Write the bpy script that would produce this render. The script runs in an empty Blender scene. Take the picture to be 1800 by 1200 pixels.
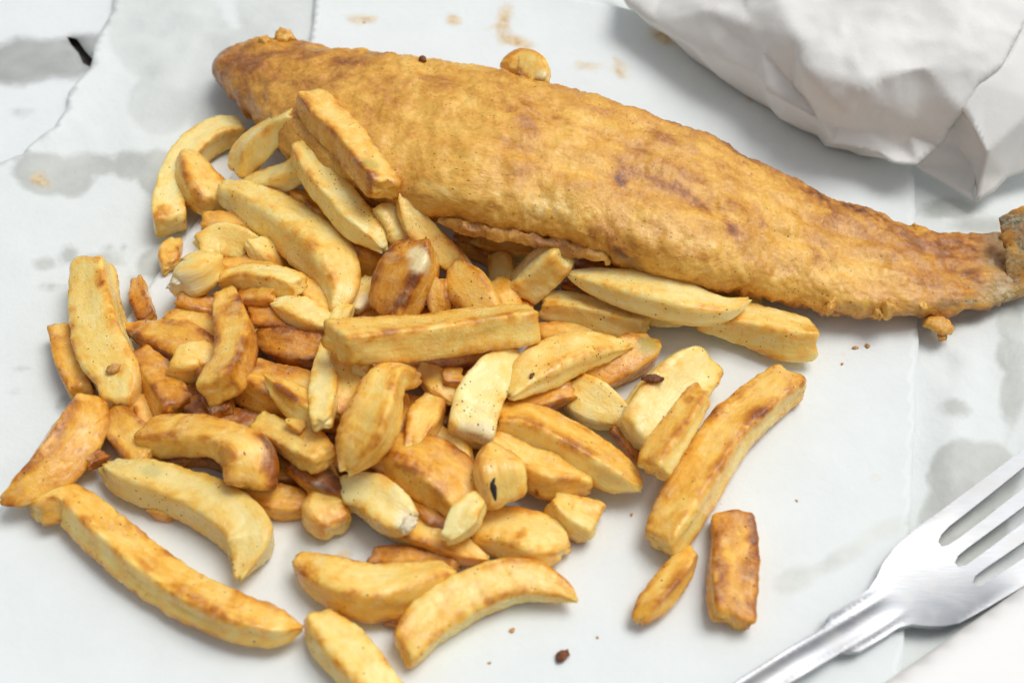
import bpy, bmesh, math, random
import numpy as np
from mathutils import Vector, Matrix
from mathutils.geometry import delaunay_2d_cdt

# ------------------------------------------------------------------ camera
scene = bpy.context.scene
COL = scene.collection
PITCH = math.radians(50.0)
DIST = 0.40
LENS, SENSOR = 50.0, 36.0
cam_d = bpy.data.cameras.new("camera")
cam = bpy.data.objects.new("camera", cam_d)
COL.objects.link(cam)
cam_d.lens, cam_d.sensor_width = LENS, SENSOR
cam_d.clip_start, cam_d.clip_end = 0.01, 50.0
cam.location = (0.0, -DIST * math.cos(PITCH), DIST * math.sin(PITCH))
cam.rotation_euler = (math.pi / 2 - PITCH, 0, 0)
cam_d.dof.use_dof = True
cam_d.dof.focus_distance = 0.392
cam_d.dof.aperture_fstop = 12.0
scene.camera = cam

# ------------------------------------------------------------------ light
SUN_EL, SUN_AZ = math.radians(66), math.radians(62)      # azimuth from +Y towards +X
world = bpy.data.worlds.new("World")
scene.world = world
world.use_nodes = True
wt = world.node_tree
bg = wt.nodes["Background"]
sky = wt.nodes.new("ShaderNodeTexSky")
sky.sky_type = 'NISHITA'
sky.sun_disc = False
sky.sun_elevation = SUN_EL
sky.sun_rotation = SUN_AZ
sky.dust_density = 4.0
hs = wt.nodes.new("ShaderNodeHueSaturation")
hs.inputs["Saturation"].default_value = 0.22             # thin overcast: nearly white sky
wt.links.new(sky.outputs[0], hs.inputs["Color"])
wt.links.new(hs.outputs[0], bg.inputs[0])
bg.inputs[1].default_value = 0.115
sun_d = bpy.data.lights.new("sun", 'SUN')
sun_d.energy = 1.6
sun_d.angle = math.radians(32)
sun_d.color = (1.0, 0.98, 0.94)
sun = bpy.data.objects.new("sun", sun_d)
COL.objects.link(sun)
sd = Vector((math.sin(SUN_AZ) * math.cos(SUN_EL), math.cos(SUN_AZ) * math.cos(SUN_EL), math.sin(SUN_EL)))
sun.rotation_euler = sd.to_track_quat('Z', 'Y').to_euler()
sun.location = sd * 2
vs = scene.view_settings
vs.view_transform = 'Standard'
vs.look = 'None'
vs.gamma = 1.0
vs.exposure = -0.08
vs.use_curve_mapping = False
scene.cycles.use_denoising = True
scene.cycles.max_bounces = 10
scene.cycles.diffuse_bounces = 6

# ------------------------------------------------------------------ helpers
rng = np.random.default_rng(7)
CP, SP = math.cos(PITCH), math.sin(PITCH)
CAM = np.array([0.0, -DIST * CP, DIST * SP])
FW, UP, RT = np.array([0, CP, -SP]), np.array([0, SP, CP]), np.array([1.0, 0, 0])
K = SENSOR / LENS / 1800.0

def unproj(px, py, z):
    """photo measurement (px, py) of a point known to be z metres above the table -> its place on the table"""
    px, py, z = np.asarray(px, float), np.asarray(py, float), np.asarray(z, float)
    d = FW + ((px - 900) * K)[..., None] * RT + (-(py - 600) * K)[..., None] * UP
    t = (z - CAM[2]) / d[..., 2]
    return CAM + d * t[..., None]

def proj(P):
    v = P - CAM
    w = v @ FW
    return np.stack([900 + (v @ RT) / w / K, 600 - (v @ UP) / w / K], -1)

_perm = np.random.default_rng(3).permutation(512).astype(np.int64)
_perm = np.concatenate([_perm, _perm, _perm])
_grad = np.random.default_rng(5).normal(size=(512, 3))
_grad /= np.linalg.norm(_grad, axis=1)[:, None]

def perlin(p):
    p = np.asarray(p, float)
    i = np.floor(p).astype(np.int64)
    f = p - i
    u = f * f * f * (f * (f * 6 - 15) + 10)
    i &= 511
    r = 0
    for dx in (0, 1):
        for dy in (0, 1):
            for dz in (0, 1):
                h = _perm[_perm[_perm[(i[..., 0] + dx) & 511] + ((i[..., 1] + dy) & 511)] + ((i[..., 2] + dz) & 511)]
                g = _grad[h & 511]
                dot = g[..., 0] * (f[..., 0] - dx) + g[..., 1] * (f[..., 1] - dy) + g[..., 2] * (f[..., 2] - dz)
                w = (u[..., 0] if dx else 1 - u[..., 0]) * (u[..., 1] if dy else 1 - u[..., 1]) * (u[..., 2] if dz else 1 - u[..., 2])
                r = r + w * dot
    return r * 1.6

def fbm(p, oct=3, gain=0.5):
    a, r, q = 1.0, 0, np.asarray(p, float)
    for k in range(oct):
        r = r + a * perlin(q + 17.3 * k)
        q = q * 2.03
        a *= gain
    return r

def smooth(a, b, x):
    t = np.clip((x - a) / (b - a), 0, 1)
    return t * t * (3 - 2 * t)

def catmull(pts, n):
    """n samples of a Catmull-Rom curve through pts (k, d), even in arc length of the first two columns"""
    P = np.asarray(pts, float)
    if len(P) == 2:
        P = np.stack([P[0], (P[0] + P[1]) / 2, P[1]])
    E = np.vstack([2 * P[0] - P[1], P, 2 * P[-1] - P[-2]])
    out = []
    for k in range(1, len(E) - 2):
        t = np.linspace(0, 1, 24, endpoint=False)[:, None]
        a, b, c, d = E[k - 1], E[k], E[k + 1], E[k + 2]
        out.append(0.5 * (2 * b + (c - a) * t + (2 * a - 5 * b + 4 * c - d) * t ** 2 + (3 * b - a - 3 * c + d) * t ** 3))
    out.append(P[-1:])
    Q = np.vstack(out)
    L = np.concatenate([[0], np.cumsum(np.linalg.norm(np.diff(Q[:, :2], axis=0), axis=1))])
    s = np.linspace(0, L[-1], n)
    return np.stack([np.interp(s, L, Q[:, j]) for j in range(Q.shape[1])], -1)

def link_mesh(name, verts, faces, mat, parent=None, attrs=None, smooth_shade=True):
    me = bpy.data.meshes.new(name)
    me.from_pydata([tuple(v) for v in verts], [], faces)
    if attrs:
        for k, (typ, arr) in attrs.items():
            a = me.attributes.new(k, typ, 'POINT')
            a.data.foreach_set('vector' if typ == 'FLOAT_VECTOR' else 'value', np.asarray(arr, np.float32).ravel())
    if smooth_shade:
        me.polygons.foreach_set('use_smooth', [True] * len(me.polygons))
    if mat:
        me.materials.append(mat)
    me.update()
    o = bpy.data.objects.new(name, me)
    COL.objects.link(o)
    if parent:
        o.parent = parent
    return o

def recenter(o, origin):
    """put the object's origin at its base, geometry unmoved"""
    o.data.transform(Matrix.Translation(-Vector(origin)))
    o.location = Vector(origin)

def tag(o, label=None, cat=None, group=None, kind=None):
    for k, v in (("label", label), ("category", cat), ("group", group), ("kind", kind)):
        if v:
            o[k] = v
    return o

# ------------------------------------------------------------------ materials
class NT:
    def __init__(self, name):
        self.m = bpy.data.materials.new(name)
        self.m.use_nodes = True
        self.t = self.m.node_tree
        self.b = self.t.nodes["Principled BSDF"]
    def n(self, typ, **kw):
        nd = self.t.nodes.new(typ)
        for k, v in kw.items():
            if k.startswith('i_'):
                key = k[2:]
                nd.inputs[int(key) if key.isdigit() else key.replace('_', ' ')].default_value = v
            else:
                setattr(nd, k, v)
        return nd
    def l(self, a, b):
        self.t.links.new(a, b)
    def attr(self, name, out='Fac'):
        return self.n("ShaderNodeAttribute", attribute_name=name).outputs[out]
    def noise(self, vec, scale, detail=3, rough=0.5, dist=0.0):
        nd = self.n("ShaderNodeTexNoise")
        nd.inputs["Scale"].default_value = scale
        nd.inputs["Detail"].default_value = detail
        nd.inputs["Roughness"].default_value = rough
        nd.inputs["Distortion"].default_value = dist
        if vec is not None:
            self.l(vec, nd.inputs["Vector"])
        return nd.outputs["Fac"]
    def voro(self, vec, scale, feature='F1'):
        nd = self.n("ShaderNodeTexVoronoi", feature=feature)
        nd.inputs["Scale"].default_value = scale
        self.l(vec, nd.inputs["Vector"])
        return nd
    def math(self, op, a, b=None, c=None, clamp=False):
        nd = self.n("ShaderNodeMath", operation=op, use_clamp=clamp)
        for i, x in enumerate((a, b, c)):
            if x is None:
                continue
            if isinstance(x, (int, float)):
                nd.inputs[i].default_value = x
            else:
                self.l(x, nd.inputs[i])
        return nd.outputs[0]
    def rng(self, x, a, b, c=0.0, d=1.0, sm=True):
        nd = self.n("ShaderNodeMapRange", interpolation_type='SMOOTHSTEP' if sm else 'LINEAR')
        self.l(x, nd.inputs[0])
        for i, v in zip((1, 2, 3, 4), (a, b, c, d)):
            nd.inputs[i].default_value = v
        return nd.outputs[0]
    def mix(self, fac, a, b, blend='MIX'):
        nd = self.n("ShaderNodeMix", data_type='RGBA', blend_type=blend)
        for i, x in ((0, fac), (6, a), (7, b)):
            if isinstance(x, (int, float)):
                nd.inputs[i].default_value = x
            elif isinstance(x, tuple):
                nd.inputs[i].default_value = (*x, 1)
            else:
                self.l(x, nd.inputs[i])
        return nd.outputs[2]
    def ramp(self, x, stops):
        nd = self.n("ShaderNodeValToRGB")
        e = nd.color_ramp.elements
        while len(e) < len(stops):
            e.new(0.5)
        for k, (p, c) in enumerate(stops):
            e[k].position = p
            e[k].color = (*c, 1)
        self.l(x, nd.inputs[0])
        return nd.outputs[0]
    def bump(self, h, strength, dist, normal=None):
        nd = self.n("ShaderNodeBump")
        nd.inputs["Strength"].default_value = strength
        nd.inputs["Distance"].default_value = dist
        self.l(h, nd.inputs["Height"])
        if normal is not None:
            self.l(normal, nd.inputs["Normal"])
        return nd.outputs[0]
    def scale(self, vec, s):
        nd = self.n("ShaderNodeMapping")
        nd.inputs["Scale"].default_value = s
        self.l(vec, nd.inputs["Vector"])
        return nd.outputs[0]

def srgb(r, g, b):
    f = lambda c: ((c / 255 + 0.055) / 1.055) ** 2.4 if c > 10 else c / 255 / 12.92
    return (f(r), f(g), f(b))

def mat_chip():
    t = NT("fried_potato")
    rest = t.attr("rest", 'Vector')
    look = t.n("ShaderNodeSeparateXYZ")
    t.l(t.attr("look", 'Vector'), look.inputs[0])
    tone, green, burn = look.outputs
    edge = t.attr("edge")
    big = t.noise(rest, 130, 3, 0.55, 0.6)
    mid = t.noise(rest, 420, 4, 0.6, 0.8)
    streak = t.noise(t.scale(rest, (0.28, 1, 1)), 700, 4, 0.6, 0.5)
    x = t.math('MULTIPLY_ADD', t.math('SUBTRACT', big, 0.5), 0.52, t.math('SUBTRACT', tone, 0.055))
    x = t.math('MULTIPLY_ADD', t.math('SUBTRACT', mid, 0.5), 0.18, x)
    x = t.math('MULTIPLY_ADD', t.math('SUBTRACT', streak, 0.5), 0.27, x)
    blis = t.math('MULTIPLY', t.rng(t.noise(rest, 330, 5, 0.7, 1.2), 0.54, 0.72), t.rng(big, 0.42, 0.6))
    x = t.math('MULTIPLY_ADD', blis, 0.16, x)
    e2 = t.math('MULTIPLY', edge, t.rng(t.noise(rest, 120, 3, 0.6, 0.4), 0.34, 0.66))
    x = t.math('MULTIPLY_ADD', e2, 0.36, x)
    x = t.math('MULTIPLY_ADD', burn, 0.7, x)
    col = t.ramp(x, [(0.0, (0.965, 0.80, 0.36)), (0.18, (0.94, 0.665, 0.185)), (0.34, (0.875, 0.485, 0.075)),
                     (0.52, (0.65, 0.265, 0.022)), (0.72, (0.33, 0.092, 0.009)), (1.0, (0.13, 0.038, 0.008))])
    cloud = t.rng(t.noise(rest, 260, 4, 0.6, 0.8), 0.45, 0.72, 0.0, 0.38)
    col = t.mix(cloud, col, t.mix(0.5, col, (0.98, 0.88, 0.55)))
    col = t.mix(green, col, (0.42, 0.36, 0.09))
    col = t.mix(t.attr("cream"), col, t.mix(mid, (0.80, 0.63, 0.29), (0.90, 0.79, 0.50)))
    # pepper and dark frying specks
    v = t.voro(rest, 1000)
    sep = t.n("ShaderNodeSeparateColor")
    t.l(v.outputs["Color"], sep.inputs[0])
    pick = t.math('LESS_THAN', sep.outputs[0], t.math('MULTIPLY', t.rng(t.noise(rest, 110, 2), 0.40, 0.66, 0.04, 0.9), t.attr('pepper')))
    rad = t.math('MULTIPLY_ADD', sep.outputs[1], 0.20, 0.08)
    speck = t.math('MULTIPLY', pick, t.math('LESS_THAN', v.outputs["Distance"], rad))
    col = t.mix(t.math('MULTIPLY', speck, 0.85), col, (0.07, 0.035, 0.012))
    t.l(col, t.b.inputs["Base Color"])
    fine = t.noise(rest, 1500, 3, 0.6)
    rough = t.rng(mid, 0.35, 0.65, 0.16, 0.34)
    t.l(rough, t.b.inputs["Roughness"])
    t.b.inputs["Subsurface Weight"].default_value = 0.4
    t.b.inputs["Subsurface Radius"].default_value = (1.0, 0.6, 0.15)
    t.b.inputs["Subsurface Scale"].default_value = 0.0026
    t.b.inputs["Specular IOR Level"].default_value = 0.33
    t.l(t.rng(t.noise(rest, 300, 3, 0.6, 0.5), 0.46, 0.64, 0.03, 0.6), t.b.inputs["Coat Weight"])     # patchy film of oil
    t.b.inputs["Coat Roughness"].default_value = 0.1
    t.l(t.bump(t.noise(rest, 900, 3, 0.6), 0.5, 0.0007), t.b.inputs["Coat Normal"])
    h = t.math('MULTIPLY_ADD', streak, 0.8, t.math('MULTIPLY', mid, 1.1))
    nb = t.bump(h, 0.30, 0.0010)
    nb = t.bump(fine, 0.3, 0.0004, nb)
    t.l(nb, t.b.inputs["Normal"])
    return t.m

def mat_flesh():
    t = NT("potato_flesh")
    g = t.n("ShaderNodeTexCoord").outputs["Object"]
    n1 = t.noise(g, 500, 4)
    t.l(t.ramp(n1, [(0.3, (0.68, 0.56, 0.32)), (0.7, (0.84, 0.77, 0.57))]), t.b.inputs["Base Color"])
    t.b.inputs["Subsurface Weight"].default_value = 0.4
    t.b.inputs["Subsurface Radius"].default_value = (1, .8, .5)
    t.b.inputs["Subsurface Scale"].default_value = 0.002
    t.b.inputs["Roughness"].default_value = 0.35
    t.l(t.bump(n1, 0.8, 0.001), t.b.inputs["Normal"])
    return t.m

def mat_batter():
    t = NT("fried_batter")
    rest = t.attr("rest", 'Vector')
    br = t.attr("brown")
    big = t.noise(rest, 55, 4, 0.55, 0.8)
    mid = t.noise(t.scale(rest, (0.6, 1, 1)), 190, 5, 0.65, 0.5)
    fine = t.noise(rest, 1050, 4, 0.7)
    x = t.math('MULTIPLY_ADD', t.math('SUBTRACT', big, 0.5), 0.9, br)
    x = t.math('MULTIPLY_ADD', t.math('SUBTRACT', mid, 0.5), 0.80, x)
    x = t.math('MULTIPLY_ADD', t.math('SUBTRACT', fine, 0.5), 0.62, x)
    col = t.ramp(x, [(0.0, (0.95, 0.70, 0.29)), (0.25, (0.88, 0.51, 0.10)), (0.48, (0.69, 0.325, 0.042)),
                     (0.7, (0.44, 0.155, 0.018)), (0.88, (0.24, 0.075, 0.010)), (1.0, (0.11, 0.035, 0.008))])
    grey = t.attr("grey")
    col = t.mix(grey, col, t.ramp(fine, [(0.38, (0.13, 0.11, 0.048)), (0.62, (0.52, 0.47, 0.31))]))
    v = t.voro(rest, 800)
    sep = t.n("ShaderNodeSeparateColor")
    t.l(v.outputs["Color"], sep.inputs[0])
    mask = t.rng(t.noise(t.scale(rest, (0.6, 1, 1)), 70, 3), 0.40, 0.66, 0.10, 0.9)
    pick = t.math('LESS_THAN', sep.outputs[0], mask)
    rad = t.math('MULTIPLY_ADD', sep.outputs[1], 0.2, 0.04)
    speck = t.math('MULTIPLY', pick, t.math('LESS_THAN', v.outputs["Distance"], rad))
    col = t.mix(t.math('MULTIPLY', speck, 0.65), col, (0.13, 0.05, 0.014))
    v2 = t.voro(rest, 450)
    sep2 = t.n("ShaderNodeSeparateColor")
    t.l(v2.outputs["Color"], sep2.inputs[0])
    gr = t.math('MULTIPLY', t.math('LESS_THAN', sep2.outputs[0], 0.35), t.math('LESS_THAN', v2.outputs["Distance"], 0.14))
    col = t.mix(t.math('MULTIPLY', gr, 0.4), col, (0.86, 0.66, 0.36))
    t.l(col, t.b.inputs["Base Color"])
    t.l(t.rng(mid, 0.3, 0.7, 0.20, 0.42), t.b.inputs["Roughness"])
    t.b.inputs["Subsurface Weight"].default_value = 0.15
    t.b.inputs["Subsurface Radius"].default_value = (1.0, 0.5, 0.2)
    t.b.inputs["Subsurface Scale"].default_value = 0.002
    t.l(t.rng(big, 0.45, 0.62, 0.0, 0.5), t.b.inputs["Coat Weight"])
    t.b.inputs["Coat Roughness"].default_value = 0.14
    t.l(t.bump(t.noise(rest, 700, 4, 0.65), 0.7, 0.0009), t.b.inputs["Coat Normal"])
    nb = t.bump(mid, 0.28, 0.0014)
    nb = t.bump(fine, 0.5, 0.0006, nb)
    t.l(nb, t.b.inputs["Normal"])
    return t.m

def mat_paper(name, base, grease_dark=0.55, crease=0.4, soft=1.0):
    t = NT(name)
    g = t.n("ShaderNodeTexCoord").outputs["Object"]
    n1 = t.noise(g, 60, 4, 0.6)
    n2 = t.noise(g, 350, 3, 0.6)
    n3 = t.noise(g, 2500, 2, 0.6)
    col = t.mix(t.rng(n1, 0.3, 0.7), tuple(c * 0.965 for c in base), base)
    gs = t.attr("grease")
    wob = t.math('MULTIPLY_ADD', t.math('SUBTRACT', n1, 0.5), 1.1, t.math('MULTIPLY', t.math('SUBTRACT', n2, 0.5), 0.3))
    gm = t.rng(t.math('ADD', gs, wob), -0.2 * soft, 0.22 * soft)
    gm = t.math('MULTIPLY', gm, t.attr('gstr'))
    tint = t.mix(t.rng(n1, 0.35, 0.65), (grease_dark, grease_dark * 0.995, grease_dark * 0.95),
                 (grease_dark * 1.16, grease_dark * 1.15, grease_dark * 1.10))
    col = t.mix(gm, col, t.mix(1.0, col, tint, 'MULTIPLY'))
    oil = t.attr("oil")
    om = t.rng(t.math('ADD', oil, t.math('MULTIPLY', wob, 1.5)), -0.15, 0.45)
    col = t.mix(t.math('MULTIPLY', om, 0.9), col, t.mix(t.rng(n2, 0.4, 0.6), (0.56, 0.33, 0.10), (0.74, 0.58, 0.32)))
    # scattered faint specks
    v = t.voro(g, 95)
    sep = t.n("ShaderNodeSeparateColor")
    t.l(v.outputs["Color"], sep.inputs[0])
    sp = t.math('MULTIPLY', t.math('LESS_THAN', sep.outputs[0], 0.1), t.math('LESS_THAN', v.outputs["Distance"], 0.025))
    col = t.mix(t.math('MULTIPLY', sp, 0.6), col, (0.45, 0.30, 0.14))
    t.l(col, t.b.inputs["Base Color"])
    t.l(t.rng(gm, 0, 1, 0.62, 0.42, False), t.b.inputs["Roughness"])
    t.b.inputs["Specular IOR Level"].default_value = 0.35
    h = t.math('MULTIPLY_ADD', n2, 0.35, n1)
    nb = t.bump(h, crease, 0.0016)
    nb = t.bump(n3, 0.12, 0.0002, nb)
    t.l(nb, t.b.inputs["Normal"])
    return t.m

def mat_steel():
    t = NT("stainless_steel")
    g = t.n("ShaderNodeTexCoord").outputs["Object"]
    n1 = t.noise(g, 120, 4, 0.6, 0.5)
    n2 = t.noise(t.scale(g, (1, 12, 1)), 260, 3)
    t.l(t.mix(t.rng(n1, .35, .65), (0.35, 0.365, 0.385), (0.42, 0.425, 0.43)), t.b.inputs["Base Color"])
    t.b.inputs["Metallic"].default_value = 1.0
    t.l(t.math('MULTIPLY_ADD', n2, 0.12, t.rng(n1, .3, .7, 0.36, 0.46)), t.b.inputs["Roughness"])
    t.l(t.bump(n2, 0.08, 0.0003), t.b.inputs["Normal"])
    return t.m

def mat_plain(name, c1, c2, scale, rough=0.6, bump=0.3, dist=0.001):
    t = NT(name)
    g = t.n("ShaderNodeTexCoord").outputs["Object"]
    n1 = t.noise(g, scale, 4, 0.6)
    t.l(t.ramp(n1, [(0.3, c1), (0.7, c2)]), t.b.inputs["Base Color"])
    t.b.inputs["Roughness"].default_value = rough
    t.l(t.bump(n1, bump, dist), t.b.inputs["Normal"])
    return t.m

def mat_wood():
    t = NT("dark_table_wood")
    g = t.n("ShaderNodeTexCoord").outputs["Object"]
    n1 = t.noise(t.scale(g, (1, 14, 1)), 30, 5, 0.6, 0.4)
    t.l(t.ramp(n1, [(0.3, (0.045, 0.036, 0.028)), (0.7, (0.10, 0.085, 0.065))]), t.b.inputs["Base Color"])
    t.b.inputs["Roughness"].default_value = 0.5
    t.l(t.bump(n1, 0.3, 0.0005), t.b.inputs["Normal"])
    return t.m

M_CHIP, M_FLESH, M_BATTER = mat_chip(), mat_flesh(), mat_batter()
M_PAPER = mat_paper("white_wrapping_paper", (0.785, 0.83, 0.828), 0.80, 0.20, 1.5)
M_GREASY = mat_paper("greasy_wrapping_paper", (0.77, 0.81, 0.80), 0.66, 0.30, 1.2)
M_UNDER = mat_paper("under_paper", (0.78, 0.815, 0.825), 0.50, 0.2, 1.6)
M_BAG = mat_paper("bag_paper", (0.81, 0.805, 0.775), 0.88, 0.16)
M_STEEL = mat_steel()
M_CRUMB = mat_plain("burnt_crumb", (0.10, 0.025, 0.008), (0.30, 0.09, 0.02), 900, 0.4, 0.8)
M_TANCRUMB = mat_plain("batter_crumb", (0.50, 0.22, 0.05), (0.74, 0.42, 0.13), 700, 0.5, 0.8)
M_NAPKIN = mat_plain("white_napkin_paper", (0.87, 0.87, 0.855), (0.90, 0.90, 0.885), 40, 0.75, 0.15)
M_SLIT = mat_plain("slit_black", (0.012, 0.008, 0.008), (0.03, 0.02, 0.016), 900, 0.5, 0.5)
M_WOOD = mat_wood()

# ------------------------------------------------------------------ sheets of paper
def pip(P, poly):
    x, y = P[:, 0], P[:, 1]
    ins = np.zeros(len(P), bool)
    j = len(poly) - 1
    for i in range(len(poly)):
        xi, yi, xj, yj = *poly[i], *poly[j]
        c = ((yi > y) != (yj > y)) & (x < (xj - xi) * (y - yi) / (yj - yi + 1e-15) + xi)
        ins ^= c
        j = i
    return ins

def seg_dist(P, poly, closed=True):
    d = np.full(len(P), 1e9)
    n = len(poly)
    for i in range(n if closed else n - 1):
        a, b = poly[i], poly[(i + 1) % n]
        ab = b - a
        t = np.clip(((P - a) @ ab) / (ab @ ab + 1e-15), 0, 1)
        d = np.minimum(d, np.linalg.norm(P - (a + t[:, None] * ab), axis=1))
    return d

def densify(poly, step):
    out = []
    n = len(poly)
    for i in range(n):
        a, b = poly[i], poly[(i + 1) % n]
        k = max(1, int(np.ceil(np.linalg.norm(b - a) / step)))
        out += [a + (b - a) * t for t in np.arange(k) / k]
    return np.array(out)

def fill_polygon(outer, step, holes=(), ring=None):
    """triangulated sheet inside an outline (world xy)"""
    loops = [outer] + list(holes)
    V, E = [], []
    for lp in loops:
        b = len(V)
        V += [Vector((p[0], p[1])) for p in lp]
        E += [(b + i, b + (i + 1) % len(lp)) for i in range(len(lp))]
    lo, hi = outer.min(0), outer.max(0)
    gx, gy = np.meshgrid(np.arange(lo[0], hi[0], step), np.arange(lo[1], hi[1], step))
    G = np.stack([gx.ravel(), gy.ravel()], -1)
    G[:, 0] += (np.round(G[:, 1] / step).astype(int) % 2) * step * 0.5
    keep = pip(G, outer) & (seg_dist(G, outer) > step * 0.45)
    for h in holes:
        keep &= ~pip(G, h) & (seg_dist(G, h) > step * 0.45)
    if ring is not None:                          # a row of points just inside the outline, for a clean bevel
        keep &= seg_dist(G, outer) > 0.0009
        V += [Vector((p[0], p[1])) for p in ring]
    V += [Vector((p[0], p[1])) for p in G[keep]]
    vo, _, fo, *_ = delaunay_2d_cdt(V, E, [], 2 if not holes else 0, 1e-9)
    vo = np.array([(v.x, v.y) for v in vo])
    F = np.array([f for f in fo if len(f) == 3])
    cen = vo[F].mean(1)
    ok = pip(cen, outer)
    for h in holes:
        ok &= ~pip(cen, h)
    F = F[ok]
    a, b, c = vo[F[:, 0]], vo[F[:, 1]], vo[F[:, 2]]
    fl = ((b - a)[:, 0] * (c - a)[:, 1] - (b - a)[:, 1] * (c - a)[:, 0]) < 0
    F[fl] = F[fl][:, ::-1]
    return vo, F

def stain_field(P, stains):
    """signed, in units of ~5 mm: positive inside a stain. stains: (px, py, rx, ry[, rot]) photo ellipses on the paper"""
    q = proj(np.column_stack([P, np.full(len(P), 0.003)]))
    f = np.full(len(P), -3.0)
    st = np.zeros(len(P))
    for s in stains:
        x, y, rx, ry = s[:4]
        a = math.radians(s[4]) if len(s) > 4 else 0
        dx, dy = q[:, 0] - x, q[:, 1] - y
        u, v = (dx * math.cos(a) + dy * math.sin(a)) / rx, (-dx * math.sin(a) + dy * math.cos(a)) / ry
        r = np.sqrt(u * u + v * v)
        g = (1 - r) * min(rx, ry) / 28.0
        st = np.maximum(st, smooth(-1.0, -0.2, g) * (s[5] if len(s) > 5 else 1.0))
        f = np.maximum(f, g)
    return f, st

def crumple(P, scale, seed=0.0):
    """sharp creases: ridged noise"""
    q = np.column_stack([P * scale, np.full(len(P), seed)])
    w = q + 0.35 * np.column_stack([perlin(q + 5), perlin(q + 9), np.zeros(len(P))])
    return (1 - np.abs(perlin(w)) * 2.2) + 0.5 * (1 - np.abs(perlin(w * 2.1 + 4)) * 2.2)

def make_sheet(name, px_outline, z0, step, mat, zfun, grease, oil=(), holes=(), jag=0.0, thick=0.00025):
    ol = np.array(px_outline, float)
    W = unproj(ol[:, 0], ol[:, 1], np.full(len(ol), z0))[:, :2]
    W = densify(W, step)
    if jag:
        n = np.column_stack([perlin(np.column_stack([W * 90, np.zeros(len(W))])), perlin(np.column_stack([W * 90, np.full(len(W), 8.)]))])
        n2 = np.column_stack([perlin(np.column_stack([W * 350, np.zeros(len(W))])), perlin(np.column_stack([W * 350, np.full(len(W), 8.)]))])
        W = W + jag * n + 0.18 * jag * n2
    H = []
    for h in holes:
        h = np.array(h, float)
        H.append(densify(unproj(h[:, 0], h[:, 1], np.full(len(h), z0))[:, :2], step * 0.6))
    P, F = fill_polygon(W, step, H)
    z = z0 + zfun(P, seg_dist(P, W))
    n = len(P)
    V = np.vstack([np.column_stack([P, z]), np.column_stack([P, z - thick])])
    faces = [tuple(f) for f in F] + [tuple(f[::-1] + n) for f in F]
    edges = {}
    for f in F:
        for k in range(3):
            edges[(f[k], f[(k + 1) % 3])] = 1
    for (a, b) in edges:
        if (b, a) not in edges:
            faces.append((b, a, a + n, b + n))
    (g, gs), (o, _) = stain_field(P, grease), stain_field(P, oil)
    ob = link_mesh(name, V, faces, mat, attrs={"grease": ('FLOAT', np.tile(g, 2)), "gstr": ('FLOAT', np.tile(gs, 2)), "oil": ('FLOAT', np.tile(o, 2))})
    return ob

# table
tb = bmesh.new()
bmesh.ops.create_cube(tb, size=1.0)
bmesh.ops.scale(tb, vec=(1.6, 1.2, 0.03), verts=tb.verts)
bmesh.ops.bevel(tb, geom=tb.edges[:], offset=0.004, segments=2, affect='EDGES')
me = bpy.data.meshes.new("table_top")
tb.to_mesh(me)
me.materials.append(M_WOOD)
table = bpy.data.objects.new("table_top", me)
COL.objects.link(table)
table.location = (0, 0.1, -0.0185)
tag(table, kind="structure")

zu = lambda P, d: 0.0002 * fbm(np.column_stack([P * 22, np.zeros(len(P))]), 2)
A = make_sheet("under_paper", [(-260, -130), (2060, -130), (2200, 1400), (-420, 1400)], 0.0, 0.005, M_UNDER, zu,
               [(70, 92, 130, 34, 2), (10, 105, 80, 34), (150, 75, 60, 30), (38, 187, 17, 8), (25, 60, 22, 12), (1000, -30, 40, 20)],
               holes=[[(117, 64), (135, 68), (150, 90), (163, 104), (158, 118), (146, 112), (138, 94), (124, 78)]])
tag(A, "pale grey-stained paper layer with a small dark tear", "paper")

def zb(P, d):
    q = proj(np.column_stack([P, np.zeros(len(P))]))
    right = smooth(1590, 1680, q[:, 0]) * smooth(330, 420, q[:, 1])
    left = smooth(620, 420, q[:, 0]) * smooth(420, 240, q[:, 1])
    c = crumple(P, 26, 1.0) + 0.5 * crumple(P, 60, 3.0)
    right *= 1 - 0.8 * smooth(850, 960, q[:, 1])
    return 0.0001 + right * 0.0010 * c + left * 0.0007 * c + 0.0003 * fbm(np.column_stack([P * 25, np.zeros(len(P))]), 2) + 0.0005 * np.exp(-d / 0.006) * left

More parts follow.
